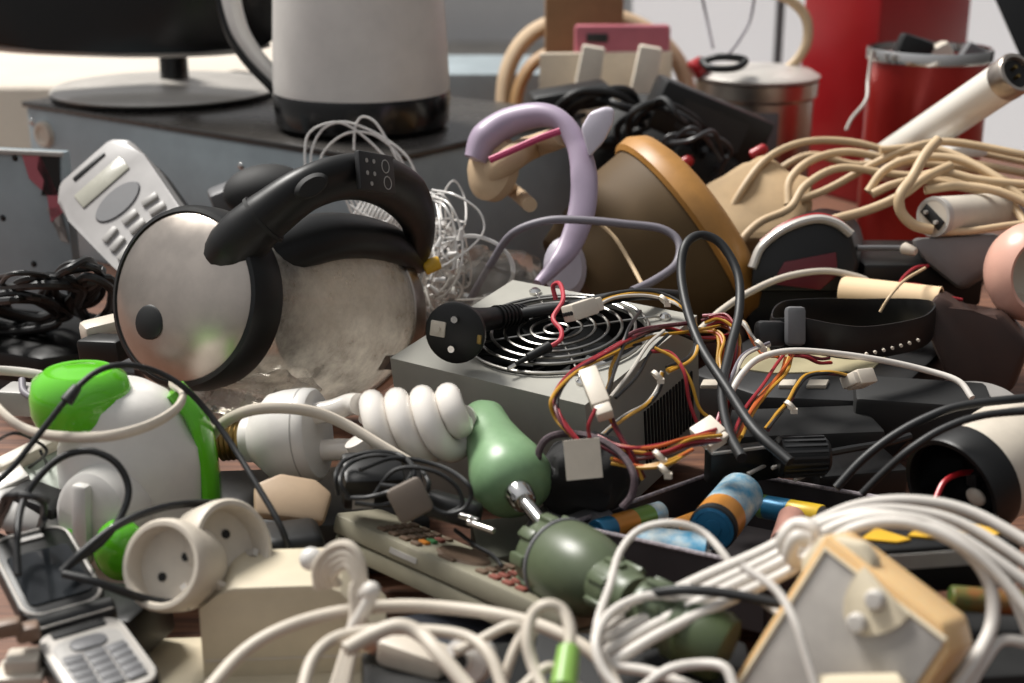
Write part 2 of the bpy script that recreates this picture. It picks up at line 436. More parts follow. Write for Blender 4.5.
# telephone handset leaning on the case
a = P(64, 176, 1.20); b = P(129, 119, 1.205); cc = P(108, 272, 1.13)
xd = (b - a).normalized(); yd = (a - cc); nrm = xd.cross(yd)
if nrm.dot(FWD) > 0: nrm = -nrm
Mh = FZ((a + b) / 2 - (a - cc).normalized() * .096, nrm, xd) @ Matrix.Scale(1.15, 4)
t = thing('cordless_handset', 'silver-white telephone handset with keypad leaning against the steel case', 'telephone', Mh)
hw = .036
part('shell', B().prism([(-hw * .72, -.095), (hw * .72, -.095), (hw * .86, -.02), (hw, .045), (hw * .99, .07), (hw * .7, .085), (-hw * .7, .085), (-hw * .99, .07), (-hw, .045), (-hw * .86, -.02)], .024, TR(0, 0, -.026), .005), mat('silver_grey_shell', '#a3a09e', .38), t)
part('back_shell', B().prism([(-hw * .78, -.09), (hw * .78, -.09), (hw * 1.03, .05), (hw * .9, .08), (-hw * .9, .08), (-hw * 1.03, .05)], .018, TR(0, 0, -.042), .004), DGR, t)
part('display', B().box(.044, .017, .0016, TR(0, .052, -.0015), .001), LCD, t)
part('speaker_slot', B().box(.03, .004, .002, TR(0, .074, -.0018), .001), BLK, t)
part('control_pad', B().lathe([(0, .001), (.019, .001), (.020, 0), (.020, -.002), (0, -.002)], TR(0, .025, -.0018), 28, sy=.62), MGR, t)
for i in range(4):
    for j in range(3):
        part('key', B().box(.0130, .0062, .003, TR((j - 1) * .0185, .004 - i * .0120, -.0008, rz=R(12) * (1 - j)), .0014), LGR, t)

# ---------------------------------------------------------------- glass kettle lying on its side
A0, A1 = P(359, 316, 1.07), P(183, 297, .89)
ax = (A1 - A0); KL = ax.length; ax.normalize()
eu = (UP - ax * UP.dot(ax)).normalized(); er = eu.cross(ax)
if er.x < 0: er = -er
rad = (er * math.cos(R(50)) + eu * math.sin(R(50))).normalized()
Mk = FZ(A0, ax, rad); Mki = Mk.inverted(); kn = (Mk.to_3x3() @ Vector((0, 1, 0)))
t = thing('glass_kettle', 'glass electric kettle with steel lid and black handle lying on its side', 'kettle', Mk)
def on_k(px, py): return Mki @ RP(px, py, A0, kn)
g = B().lathe([(.0575, .018), (.063, .024), (.0668, .05), (.0672, .080), (.063, .115), (.0575, .145), (.0545, KL - .022)], None, 64)
part('glass_body', g, GLASS, t)
part('base_ring', B().lathe([(0, -.006), (.050, -.006), (.0585, 0), (.0625, .008), (.0632, .022), (.060, .026), (.045, .026), (0, .024)], None, 64), STEEL, t)
part('base_plate', B().lathe([(0, -.010), (.046, -.010), (.050, -.0055), (0, -.005)], None, 48), BLK, t)
part('lid_ring', B().lathe([(.050, KL - .026), (.0575, KL - .026), (.0590, KL - .018), (.0585, KL - .004), (.0565, KL + .001), (.054, KL + .002), (.0525, KL), (.050, KL - .008)], None, 64), BLK, t)
part('lid', B().lathe([(.0535, KL - .004), (.0532, KL + .001), (.050, KL + .0035), (.036, KL + .0085), (.018, KL + .0115), (0, KL + .0125)], None, 64), STEEL, t)
lp = Mki @ P(147, 322, .885)
rr_ = math.hypot(lp.x, lp.y)
part('lid_button', B().lathe([(0, .0015), (.0085, .0015), (.0098, .0005), (.0098, -.004), (0, -.004)], TR(lp.x, lp.y, KL + .0128 - rr_ ** 2 * 3.2) @ Matrix.Scale(1.12, 4), 28), BLK, t)
def hpath(pts): return [on_k(x, y) for x, y in pts]
YL = Vector((0, 1, 0))
hw_ = 1 / 1480
part('grip', B().tube(hpath([(226, 259), (236, 246), (249, 232), (270, 214), (306, 189), (345, 177), (378, 180), (404, 195), (418, 220), (418, 248), (412, 268)]),
     [x * hw_ for x in (25, 28, 28.5, 28, 27, 26, 26, 25, 19, 17, 12)], 20, 8, normal=YL, asp=[.9, .9, .85, .75, .66, .66, .66, .66, .75, .8, .8]), BLK, t)
part('handle_strap', B().tube(hpath([(236, 274), (268, 256), (310, 240), (350, 236), (388, 243), (418, 262)]), [x * hw_ for x in (24, 24, 23, 21, 19, 12)], 16, 8, normal=YL, asp=1.15), BLK, t)
q = on_k(262, 221); q2 = on_k(265, 218.5)
part('collar_seam', B().tube([q, q2], [28.9 * hw_, 28.9 * hw_], 24, 1, normal=YL, asp=.86), BLKM, t)
q = on_k(302, 178); ta = (on_k(330, 165) - on_k(275, 198)).normalized(); no = YL.cross(ta)
if no.x < 0: no = -no
side = -1 if (Mk.to_3x3() @ YL).dot(FWD) > 0 else 1
nb = (no * .75 + YL * side * .66).normalized()
part('release_button', B().lathe([(0, .004), (.009, .0035), (.0115, .001), (.0115, -.004), (0, -.004)], FZ(on_k(306, 184) + nb * .013, nb, ta), 24, sy=.55), BLKM, t)
q = on_k(356, 176); ta = (on_k(395, 183) - on_k(335, 174)).normalized(); no = YL.cross(ta)
if no.x < 0: no = -no
nb = (no * .80 + YL * side * .60).normalized()
Mp = FZ(q + nb * .0150, nb, ta) @ Matrix.Diagonal((1.25, 1.3, 1, 1))
pp = part('control_panel', B().box(.030, .019, .004, Mp, .001), DGR, t, 'small square panel with button marks')
for dx, dy in ((-.009, .005), (-.009, -.001), (-.003, .005), (-.003, -.001), (-.006, -.006)):
    o_ = bpy.data.objects.new('button_dot', mesh_of('button_dot', B().cyl(.0011, .0006, Mp @ TR(dx, dy, .0018), None, 10), LGR)); COL.objects.link(o_); o_.parent = pp
for dx, dy in ((.007, .0035), (.008, -.0045)):
    o_ = bpy.data.objects.new('button_ring', mesh_of('button_ring', B().tube([(Mp @ TR(dx, dy, .002)) @ Vector((.0032 * math.cos(k * PI / 6), .0032 * math.sin(k * PI / 6), 0)) for k in range(12)], .0004, 6, 1, True, raw=True), LGR)); COL.objects.link(o_); o_.parent = pp
# level strip inside the glass
lv = Mki @ P(386, 362, 1.0)
an = math.atan2(lv.y, lv.x)
part('level_strip', B().box(.0012, .012, .022, TR(.0655 * math.cos(an), .0655 * math.sin(an), .045, rz=an)), MGR, t)

# crumpled clear plastic under the kettle lid
b = B().ball(.042, TR(*P(243, 400, .93), 0, 0, 0), 1.2, 1.0, .55, 40, 26).jitter(.012, 55, 3)
solo('plastic_bag', 'crumpled clear plastic wrap below the glass kettle', 'plastic bag', b, BAGM, ang=12)
b = B().ball(.05, TR(*P(478, 282, 1.13), rz=.4), 1.1, .9, .45, 40, 26).jitter(.014, 45, 9)
solo('plastic_bag', 'clear plastic bag between the string lights and the power supply', 'plastic bag', b, clear_mat('thin_clear_film', '#f4f3f0', '#cfcac3', .12, 60, .03, .20, 1.2), ang=12)

# string lights behind the glass kettle
sl_pts = []
random.seed(11)
root = thing('string_light', 'bundle of clear white string lights behind the glass kettle', 'string lights', Matrix.Translation(P(430, 260, 1.18)))
b = B()
loops = [
 [(309, 190, 1.2), (305, 160, 1.2), (308, 135, 1.2), (325, 124, 1.2), (345, 124, 1.2), (368, 140, 1.2), (392, 165, 1.2), (412, 190, 1.2)],
 [(314, 190, 1.2), (311, 155, 1.2), (322, 130, 1.2), (342, 122, 1.2), (365, 128, 1.2), (390, 142, 1.2), (408, 158, 1.2), (418, 180, 1.2)],
 [(318, 188, 1.2), (322, 155, 1.2), (345, 134, 1.2), (372, 134, 1.2), (396, 152, 1.2), (408, 175, 1.2)],
 [(354, 150, 1.2), (355, 128, 1.2), (362, 117, 1.2), (375, 122, 1.2), (388, 142, 1.2), (400, 165, 1.2)],
 [(432, 190, 1.12), (455, 195, 1.1), (478, 210, 1.1), (484, 230, 1.1), (470, 248, 1.1), (450, 262, 1.1), (435, 270, 1.1)],
 [(432, 196, 1.12), (450, 205, 1.1), (462, 235, 1.1), (460, 270, 1.1), (448, 292, 1.1), (434, 300, 1.1)],
 [(434, 200, 1.12), (446, 208, 1.1), (456, 235, 1.1), (453, 270, 1.1), (442, 290, 1.1), (430, 296, 1.1)],
 [(440, 245, 1.1), (470, 235, 1.1), (498, 244, 1.1), (514, 265, 1.1), (508, 288, 1.1), (485, 298, 1.1), (455, 300, 1.1)],
 [(445, 238, 1.1), (480, 238, 1.1), (505, 252, 1.1), (512, 275, 1.1), (500, 295, 1.1)],
 [(436, 200, 1.12), (440, 225, 1.1), (438, 255, 1.1), (430, 280, 1.1)],
 [(350, 205, 1.15), (365, 215, 1.15), (385, 222, 1.15), (396, 210, 1.15)]]
for lpth in loops: b.tube([P(*p) for p in lpth], .0010, 6, 6)
for k in range(22):
    cx, cy = random.gauss(438, 10), random.gauss(262, 24)
    pts = []
    for j in range(7):
        a_ = j * 1.1 + k
        pts.append(P(cx + 16 * math.cos(a_) * random.uniform(.5, 1.2), cy + 26 * math.sin(a_) * random.uniform(.5, 1.2), 1.14 + random.uniform(-.03, .03)))
    b.tube(pts, .0009, 6, 5)
for k in range(12):   # netting seen through the handle
    xs = 352 + k * 4.6
    b.tube([P(xs - 8, 230, 1.16), P(xs + 2, 215, 1.155), P(xs + 10, 200, 1.16), P(xs + 16, 186, 1.165)], .0011, 6, 3)
    b.tube([P(xs + 10, 230, 1.165), P(xs + 1, 215, 1.165), P(xs - 6, 200, 1.16), P(xs - 14, 186, 1.16)], .0011, 6, 3)
part('wire', b, CLEARW, root, world=True)
for px, py in ((425, 225), (437, 248), (450, 255), (430, 268), (444, 280), (436, 292), (460, 240), (452, 296)):
    p = P(px, py, 1.09); part('bulb', B().rod(p, p + Vector((random.uniform(-1, 1), random.uniform(-1, 1), random.uniform(-.3, 1))).normalized() * .009, .0026, .0014, 10), CLEARW, root, world=True)

solo('yellow_plug', 'small orange-yellow plug under the string lights beside the kettle base', 'plug', B().rod(P(424, 268, 1.05), P(440, 262, 1.05), .006, .005, 16, .001), YBLK)
# ---------------------------------------------------------------- power supply with its harness
PZ = .095
k1 = G(585, 405, PZ)
Mps = FX(Vector((k1.x, k1.y, 0)), Vector((.57, .82, 0)), UP) @ TR(0, 0, PZ) @ TR(ry=R(-8)) @ TR(0, 0, -PZ)   # propped up on its right side
PX, PY = .142, .150
ps = thing('power_supply', 'grey steel computer power supply with round fan grille and coloured wires', 'power supply', Mps)
cx, cy, fr = .076, .069, .0600
b = B()
NN = 48; bm = b.bm; ci, sq, lo = [], [], []
def sqp(a):
    dx, dy = math.cos(a), math.sin(a)
    ts = []
    if dx > 1e-9: ts.append((PX - cx) / dx)
    if dx < -1e-9: ts.append(-cx / dx)
    if dy > 1e-9: ts.append((PY - cy) / dy)
    if dy < -1e-9: ts.append(-cy / dy)
    tt = min(ts); return cx + dx * tt, cy + dy * tt
angs = sorted([2 * PI * k / NN for k in range(NN)] + [math.atan2(yy - cy, xx - cx) % (2 * PI) for xx in (0, PX) for yy in (0, PY)])
for a_ in angs:
    q = (cx + fr * math.cos(a_), cy + fr * math.sin(a_)); s_ = sqp(a_)
    ci.append((bm.verts.new((*q, PZ)), bm.verts.new((*q, PZ - .004)))); sq.append(bm.verts.new((*s_, PZ))); lo.append(bm.verts.new((*s_, 0)))
n_ = len(angs)
for k in range(n_):
    j = (k + 1) % n_
    bm.faces.new((ci[k][0], sq[k], sq[j], ci[j][0])); bm.faces.new((sq[k], lo[k], lo[j], sq[j])); bm.faces.new((ci[k][1], ci[k][0], ci[j][0], ci[j][1]))
bm.faces.new(lo)
part('casing', b, PSUG, ps, ang=30)
part('fan_well', B().lathe([(fr + .004, PZ - .004), (fr + .004, PZ - .03), (0, PZ - .03)], TR(cx, cy, 0), 48), BLKM, ps)
part('fan_hub', B().cyl(.018, .016, TR(cx, cy, PZ - .028), .017, 28, .002), BLK, ps)
for k in range(7):
    a_ = k * 2 * PI / 7
    part('fan_blade', B().box(.038, .024, .0012, TR(cx, cy, PZ - .02, rz=a_) @ TR(.036, 0, 0, rx=R(30))), BLK, ps)
b = B()
for k in range(7):
    r_ = .008 + k * .0088
    b.tube([(cx + r_ * math.cos(2 * PI * j / 40), cy + r_ * math.sin(2 * PI * j / 40), PZ + .0025 + (.002 if k < 6 else 0)) for j in range(40)], .0011, 6, 1, True, raw=True)
for k in range(4):
    a_ = k * PI / 2 + PI / 4
    b.tube([(cx + .006 * math.cos(a_), cy + .006 * math.sin(a_), PZ + .003), (cx + .060 * math.cos(a_), cy + .060 * math.sin(a_), PZ + .003), (cx + .072 * math.cos(a_), cy + .072 * math.sin(a_), PZ + .001)], .0009, 6, 3)
part('fan_grille', b, mat('grille_wire', '#a09d98', .3, 1.0), ps)
for k in range(4):
    a_ = k * PI / 2 + PI / 4
    part('screw', B().lathe([(0, .004), (.002, .004), (.0042, .002), (.0042, 0), (0, 0)], TR(cx + .074 * math.cos(a_), cy + .074 * math.sin(a_), PZ), 14), CHR, ps)
b = B()
for k in range(16): b.box(.0018, .002, .040, TR(.068 + k * .0042, 0, .038))
part('vent_slots', b, BLKM, ps)

def wire(path, m, r=.0011, off=(0, 0), d_off=0):
    pts = [P(p[0] + off[0] + random.uniform(-1.2, 1.2), p[1] + off[1] + random.uniform(-1.2, 1.2), p[2] + d_off) for p in path]
    return part('wire', B().tube(pts, r, 7, 6), m, ps, world=True)
def bundle(path, mats, spread=3.0, dsp=.004, r=.0011):
    for m in mats:
        ox_, oy_ = random.uniform(-spread, spread), random.uniform(-spread, spread)
        pts = []
        for p in path:
            pts.append(P(p[0] + ox_ + random.uniform(-1, 1) * spread * .45, p[1] + oy_ + random.uniform(-1, 1) * spread * .45, p[2] + random.uniform(-dsp, dsp)))
        part('wire', B().tube(pts, r, 7, 6), m, ps, world=True)
random.seed(5)
# loop that comes over the top and falls down the front corner
bundle([(735, 335, .95), (700, 338, .93), (664, 326, .905), (634, 336, .88), (604, 352, .855), (572, 372, .83), (556, 396, .805), (563, 420, .795), (584, 446, .79), (600, 462, .79)], [WRED, WMAR, WRED, WBLK], 3)
wire([(720, 325, .95), (690, 332, .92), (650, 338, .89), (610, 354, .86), (575, 372, .83), (552, 398, .80), (556, 418, .80), (572, 436, .79)], WYEL)
wire([(600, 462, .79), (590, 440, .785), (588, 425, .78), (596, 408, .78)], WRED)
# sleeve cable across the back to the white connector
bundle([(592, 306, .93), (612, 297, .94), (640, 293, .95), (662, 296, .95), (682, 306, .94), (694, 322, .92), (696, 345, .90), (688, 360, .88), (668, 370, .86)], [WYEL, WYEL, WBLK, WWHT], 2.2)
bundle([(664, 372, .855), (660, 390, .85), (648, 405, .845), (625, 418, .84), (600, 440, .83)], [WYEL, WBLK, WWHT], 2.5)
bundle([(640, 345, .88), (622, 352, .87), (612, 368, .86), (611, 384, .85), (605, 400, .83)], [WYEL, WBLK], 3)
bundle([(606, 410, .80), (618, 432, .80), (632, 455, .79), (642, 478, .79)], [WRED, WYEL, WMAR], 2.5)
wire([(640, 312, .92), (628, 330, .88), (622, 352, .86), (604, 402, .80)], WBLK)
wire([(622, 350, .87), (626, 338, .875), (645, 330, .88), (690, 322, .92)], WMAR, .0014)
wire([(650, 352, .87), (672, 352, .87), (684, 372, .86), (690, 400, .86), (700, 428, .86), (716, 440, .86)], WRED, .0012)
wire([(655, 348, .87), (676, 358, .865), (690, 380, .86), (700, 408, .86), (716, 422, .86)], WYEL)
wire([(664, 330, .89), (648, 346, .87), (632, 372, .85), (612, 396, .83)], WWHT); wire([(668, 334, .89), (652, 352, .87), (636, 376, .85), (616, 398, .83)], WBLK)
# lower horizontal bundle
bundle([(600, 442, .80), (630, 452, .79), (660, 452, .79), (690, 442, .80), (722, 436, .82)], [WORA, WRED, WYEL, WMAR, WRED], 5)
bundle([(612, 462, .785), (640, 468, .78), (668, 464, .78), (692, 452, .79)], [WYEL, WORA, WYEL], 4)
# hanging bundle on the right of the casing
bundle([(706, 322, .96), (722, 322, .95), (735, 332, .94), (736, 352, .92), (730, 378, .90), (726, 405, .88), (720, 432, .86)], [WRED, WMAR, WRED, WYEL, PINK, WBLK, WRED, WORA], 6)
bundle([(700, 330, .95), (716, 333, .94), (722, 342, .93), (720, 360, .92), (722, 380, .90)], [WYEL, WYEL, WORA], 3)
bundle([(738, 318, .96), (748, 325, .95), (756, 340, .94), (766, 352, .93), (780, 356, .92)], [WWHT, WORA, WWHT, BEIGEC], 4)
bundle([(788, 354, .91), (780, 372, .90), (764, 392, .88), (748, 415, .86), (738, 436, .84)], [WORA, WRED, WYEL, WORA, WYEL], 5)
bundle([(790, 354, .91), (806, 356, .92), (820, 362, .93), (832, 360, .94)], [WRED, WORA, WMAR], 2.5)
bundle([(850, 378, .91), (830, 374, .90), (808, 376, .89), (796, 388, .88), (788, 402, .87), (776, 416, .86), (766, 430, .85)], [WYEL, WYEL, WMAR, WBLK], 2)
bundle([(770, 345, .93), (745, 356, .91), (735, 375, .89), (728, 395, .88)], [WWHT, WWHT, GRYC], 2.5)
for px, py, d_ in ((657, 376, .855), (790, 406, .868), (664, 300, .945), (659, 456, .785), (664, 470, .777), (760, 345, .925)):
    p = P(px, py, d_ - .004)
    part('cable_tie', B().lathe([(.0032, -.0012), (.0042, -.0012), (.0042, .0012), (.0032, .0012), (.0032, -.0012)], FZ(p, Vector((.6, .3, .5)), UP), 14).box(.004, .003, .003, Matrix.Translation(p + Vector((.002, -.003, -.002)))), MOLEX, ps, 'pale cable tie', world=True)
# plug housings on the harness
def molex(px, py, d_, px2, py2, d2, w=.020, h=.008, face=None):
    a_, b2 = P(px, py, d_), P(px2, py2, d2); z = (b2 - a_); L = z.length
    M = FZ(a_, z, RIGHT + UPC * .3)
    b = B().box(w, h, L, M @ TR(0, 0, L / 2), .0012)
    b.box(w * .86, h * .8, L * .3, M @ TR(0, 0, -L * .12), .001)
    o = part('plug_housing', b, MOLEX, ps, world=True)
    b = B()
    for k in range(4): b.cyl(.0014, .0012, M @ TR((k - 1.5) * w * .22, 0, L + .0001 - .0006), None, 10)
    o2 = bpy.data.objects.new('pin_hole', None)
    bpy.data.objects.remove(o2)
    bmesh.ops.transform(b.bm, matrix=Mps.inverted(), verts=b.bm.verts[:])
    o2 = bpy.data.objects.new('pin_holes', mesh_of('pin_holes', b, BLKM)); COL.objects.link(o2); o2.parent = o
molex(602, 407, .798, 588, 372, .815, .011, .010)
molex(592, 306, .925, 568, 314, .915, .014, .011)
molex(716, 440, .82, 700, 425, .83, .016, .008)
molex(852, 380, .905, 868, 378, .915, .014, .010)
p = P(585, 460, .782)
part('plug_label', B().box(.020, .0015, .022, FX(P(583, 459, .782), RIGHT * .97 + UPC * .09, UPC) @ TR(0, 0, 0, rz=0)), MOLEX, ps, 'pale square tag on wires', world=True)

# red probe wire on the fan grille
t = thing('probe_lead', 'short red lead with black probe lying on the fan grille', 'wire', Matrix.Translation(P(545, 350, .92)))
part('wire', B().tube(W([(556, 300, .98), (553, 286, .98), (560, 284, .975), (563, 300, .955), (553, 318, .94), (561, 330, .93), (560, 340, .92), (548, 348, .915)], -.012), .0016, 8), mat('bright_red_wire', '#b03440', .4), t, world=True)
part('probe', B().rod(P(550, 346, .900), P(527, 358, .893), .0036, .0028, 12, .0006).rod(P(527, 358, .893), P(516, 364, .888), .0018, .0014, 10), BLK, t, world=True)
part('tip', B().rod(P(518, 363, .890), P(508, 369, .886), .0013, .0013, 8), CHR, t, world=True)

# black mains plug lying on the power supply
f0 = P(456, 331, .905); fd = (P(560, 318, .96) - f0)
Mpl = FZ(P(455, 333, .885), Vector((-.28, -.94, .10)), Vector((.12, .1, 1)))
t = thing('mains_plug_cable', 'black mains plug and cord resting on the power supply', 'power cable', Mpl)
part('plug_face', B().lathe([(0, -.018), (.013, -.018), (.0185, -.006), (.0195, -.003), (.0195, 0), (.018, .001), (0, .001)], None, 36, sy=1.0), BLK, t)
part('pin', B().cyl(.0026, .004, TR(.0095, .0, .001), .0022, 14), CHR, t); part('pin', B().cyl(.0026, .004, TR(-.0095, .0, .001), .0022, 14), CHR, t)
part('earth_socket', B().box(.010, .010, .003, TR(.001, .011, .0006), .0008).cyl(.002, .002, TR(.001, .011, .0015), None, 10), WHTY, t)
part('clip', B().box(.006, .003, .004, TR(-.001, -.0165, .0), .0006), BRASS, t)
part('strain_relief', B().tube(W([(468, 322, .91), (482, 320, .925), (500, 317, .94), (520, 314, .955)]), [.0095, .0082, .0072, .0060], 14, 6), BLK, t, world=True)
b = B()
for k in range(7):
    q = P(497 + k * 4, 317.5 - k * .6, .937 + k * .003); b.lathe([(.006, -.001), (.0083 - k * .0002, -.001), (.0083 - k * .0002, .001), (.006, .001), (.006, -.001)], FZ(q, P(520, 314, .955) - P(497, 317, .937), UP), 16)
part('strain_ribs', b, BLK, t, world=True)
part('cord', B().tube(W([(515, 314.5, .95), (545, 310, .95), (575, 306, .952), (600, 300, .955), (640, 294, .96), (680, 296, .99)]), .0042, 10), RUB, t, world=True)
# black pair of cable ends left of PSU (thick black loops on the right of it)
t = solo('power_cable', 'thick black cable standing in a tall loop right of the power supply', 'cable',
     B().tube(W([(790, 462, .80), (755, 430, .82), (727, 388, .86), (700, 345, .90), (686, 305, .93), (681, 270, .95), (686, 244, .96), (702, 235, .97), (722, 245, .97), (738, 275, .96), (739, 312, .94), (730, 350, .91), (722, 390, .87), (728, 430, .83), (742, 458, .80)]), .0031, 10), RUB)
solo('power_cable', 'grey-lilac cable arching behind the power supply', 'cable',
     B().tube(W([(470, 300, 1.12), (492, 262, 1.10), (512, 234, 1.08), (545, 221, 1.07), (580, 220, 1.065), (625, 224, 1.065), (662, 229, 1.065), (679, 243, 1.06), (676, 264, 1.05), (655, 280, 1.03), (632, 291, 1.01)]), .0031, 10), GRYC)
solo('thin_cable', 'thin beige wire hanging in front of the brown lampshade', 'wire', B().tube(W([(598, 222, 1.075), (615, 238, 1.07), (630, 262, 1.06), (642, 284, 1.04)]), .0016, 8), BEIGEC)

# ---------------------------------------------------------------- white and green juicer, left
jc = Vector((-.219, .757, 0))
t = thing('juicer', 'white and green kitchen juicer under the steel kettle lid', 'kitchen appliance', Matrix.Translation(jc))
part('body', B().lathe([(0, 0), (.040, 0), (.042, .004), (.0425, .03), (.0425, .074), (.041, .086), (.036, .095), (.0335, .104), (.030, .113), (.024, .119), (0, .121)], None, 56, 1, .9,
     [0, 0, 0, 0, 0, 0, -.001, -.003, -.006, -.010, -.010]), WHT, t)
part('cap', B().lathe([(0, .100), (.026, .100), (.0285, .108), (.0285, .118), (.026, .127), (.019, .132), (.016, .1315), (.010, .1335), (0, .134)], TR(-.024, -.006, 0), 44, 1, .9), GREEN, t)
# curved green side panel and spout
b = B()
for k in range(1):
    pts = [Vector((.047 * math.cos(a_) * 1.0, -.043 * .9 * 0 + -.02, 0)) for a_ in (0,)]
b.tube([(.026, .006, .116), (.038, .006, .098), (.0425, .004, .070), (.043, .002, .035), (.042, .002, .006)], [.006, .006, .0055, .0055, .005], 14, 6, normal=Vector((0, 1, 0)), asp=[1.6, 2.2, 2.6, 3.4, 3.4])
part('side_panel', b, GREEN, t)
lp_ = P(100, 518, .785) - jc
Md = FZ(lp_ + Vector((0, .002, 0)), Vector((-.35, -1, .12)), UP)
part('dial', B().lathe([(0, .012), (.019, .012), (.0225, .009), (.024, 0), (.024, -.014), (0, -.014)], Md, 40, 1.22, 1), WHT, t)
part('dial_grip', B().box(.046, .0105, .008, Md @ TR(0, .002, .014), .003), WHT, t)
for px, py in ((115, 560), (64, 568)):
    q = P(px, py, .760 if px > 80 else .775) - jc
    part('foot_bumper', B().ball(.0155, Matrix.Translation(q + Vector((0, .012, 0))), .95, .8, 1.15, 24, 16), GREEN, t)

def cable(label, pts, r, m, name='cable', cat='cable', group=None, off=0, seg=10, **k):
    return solo(name, label, cat, B().tube(W(pts, off), r, seg, 6, **k), m, group)
cable('flat white cable looped around the front of the juicer', [(-20, 385, .80), (5, 415, .76), (30, 431, .75), (65, 437, .735), (110, 436, .725), (150, 425, .735), (176, 409, .755), (183, 393, .785), (172, 384, .82)], .0021, CREAMC, normal=UP, asp=1.35)
cable('flat white cable entering at the left edge beside the green cap', [(-20, 370, .84), (10, 371, .84), (40, 375, .835), (52, 382, .835)], .0022, WHTC, normal=UP, asp=1.3)
cable('short grey cable curving below the green cap', [(22, 380, .86), (24, 392, .85), (38, 400, .84), (60, 406, .83), (75, 408, .83)], .0022, GRYC)
t = thing('power_cable', 'long black cord arching over the juicer past the kettle lid', 'power cable', Matrix.Translation(G(-10, 490, .05)))
part('cord', B().tube(W([(-25, 500, .72), (10, 470, .725), (40, 433, .73), (72, 393, .735), (98, 371, .745), (125, 365, .755), (155, 371, .77), (182, 386, .775), (206, 410, .78), (232, 445, .775), (258, 487, .76), (280, 525, .75), (291, 556, .75)]), .0017, 10), RUB, t, world=True)
part('strain_relief', B().rod(P(66, 402, .733), P(78, 386, .736), .0036, .0026, 14, .0006), DGR, t, 'grey sleeve on cord', world=True)
cable('black cord looping in front of the juicer dial', [(18, 575, .69), (17, 540, .70), (22, 505, .72), (38, 478, .73), (62, 457, .735), (90, 451, .735), (115, 462, .735), (128, 485, .735), (124, 510, .73), (104, 540, .72), (80, 558, .71), (64, 568, .70)], .0019, RUB)
cable('black cord running from the flip phone behind the socket splitter', [(62, 572, .695), (85, 550, .70), (115, 527, .71), (150, 511, .725), (185, 504, .745), (220, 505, .78), (245, 520, .80), (262, 550, .80)], .0021, RUB)
cable('black cord passing under the front of the socket splitter', [(64, 574, .69), (90, 580, .685), (118, 590, .69), (150, 600, .70), (190, 606, .705)], .0021, RUB)

# ---------------------------------------------------------------- socket splitter
def socket(M, t):
    part('socket_shell', B().lathe([(.0215, -.012), (.0215, .0015), (.0225, .003), (.0250, .003), (.0265, .001), (.0270, -.004), (.0262, -.022), (.021, -.036), (0, -.038)], M, 44), WHTY, t)
    part('socket_face', B().lathe([(0, -.011), (.0205, -.011), (.0218, -.010), (.0220, .001)], M, 40), WHTY, t)
    for s in (-1, 1):
        part('pin_hole', B().cyl(.0026, .001, M @ TR(.0095 * s, -.001, -.0108), None, 14), BLKM, t)
    part('earth_clip', B().box(.004, .003, .008, M @ TR(.003, -.0175, -.006)), SILV, t)
sp = P(163, 565, .70)
M1 = FZ(sp, Vector((-.33, -.80, .45)), Vector((.75, .1, .6))) @ Matrix.Scale(.86, 4)
M2s = FZ(P(232, 546, .722), Vector((.72, -.52, .46)), Vector((.5, .3, .8))) @ Matrix.Scale(.92, 4)
t = thing('socket_splitter', 'white two-way mains socket splitter beside the juicer', 'socket adapter', Matrix.Translation(Vector((sp.x + .03, sp.y + .03, 0))))
for M in (M1, M2s): socket(Matrix.Translation(-MW[t.name].translation) @ M, t)
mid = (M1 @ Vector((0, 0, -.032)) + M2s @ Vector((0, 0, -.032))) / 2
part('body', B().rod(M1 @ Vector((0, 0, -.02)), mid, .021, .018, 28, .003).rod(M2s @ Vector((0, 0, -.02)), mid, .021, .018, 28, .003), WHTY, t, world=True)
for a_ in ((M1 @ Vector((.0095, -.001, -.0106)), M1 @ Vector((.0185, -.001, -.009))),):
    pass

# ---------------------------------------------------------------- flip phone
hz = P(72, 622, .685)
ld = Vector((.545, -.839, -.03)).normalized()
wd_ = Vector((.839, .545, .02)).normalized()
nl = wd_.cross(ld)
if nl.dot(UP) < 0: nl = -nl
Mf = FZ(hz, nl, wd_)         # x across, y?, z up out of keypad
fy = (Mf.to_3x3() @ Vector((0, 1, 0))); fs = 1 if fy.dot(ld) > 0 else -1
t = thing('flip_phone', 'open silver and black flip phone lying at the bottom left corner', 'mobile phone', Mf)
def rrect(w, l, r, y0=0, n=5):
    o = []
    for cx_, cy_, a0 in ((w / 2 - r, l - r, 0), (-w / 2 + r, l - r, 90), (-w / 2 + r, r, 180), (w / 2 - r, r, 270)):
        for k in range(n + 1):
            a_ = R(a0 + 90 * k / n); o.append((cx_ + r * math.cos(a_), y0 + cy_ + r * math.sin(a_)))
    return o
def flip(pts): return [(x, y * fs) for x, y in pts]
PW = .041
part('keypad_half', B().prism(flip(rrect(PW, .068, .010, .004)), .012, TR(0, 0, -.012), .002), BLK, t)
part('keypad_bezel', B().prism(flip(rrect(PW - .002, .0645, .009, .006)), .0022, TR(0, 0, -.0006), .0008), SILV, t)
kp = part('keypad', B().prism(flip(rrect(PW - .009, .046, .006, .019)), .0012, TR(0, 0, .0012), .0004), LGR, t)
for i in range(5):
    for j in range(3):
        o_ = bpy.data.objects.new('key', mesh_of('key', B().box(.0092, .0058, .0014, TR((j - 1) * .0100, fs * (.0365 + i * .0066), .0026, rz=R(8) * (j - 1) * -fs), .0005), MGR)); COL.objects.link(o_); o_.parent = kp
o_ = bpy.data.objects.new('navigation_key', mesh_of('navigation_key', B().prism(flip(rrect(.017, .010, .004, .0215)), .0016, TR(0, 0, .002), .0005), MGR)); COL.objects.link(o_); o_.parent = kp
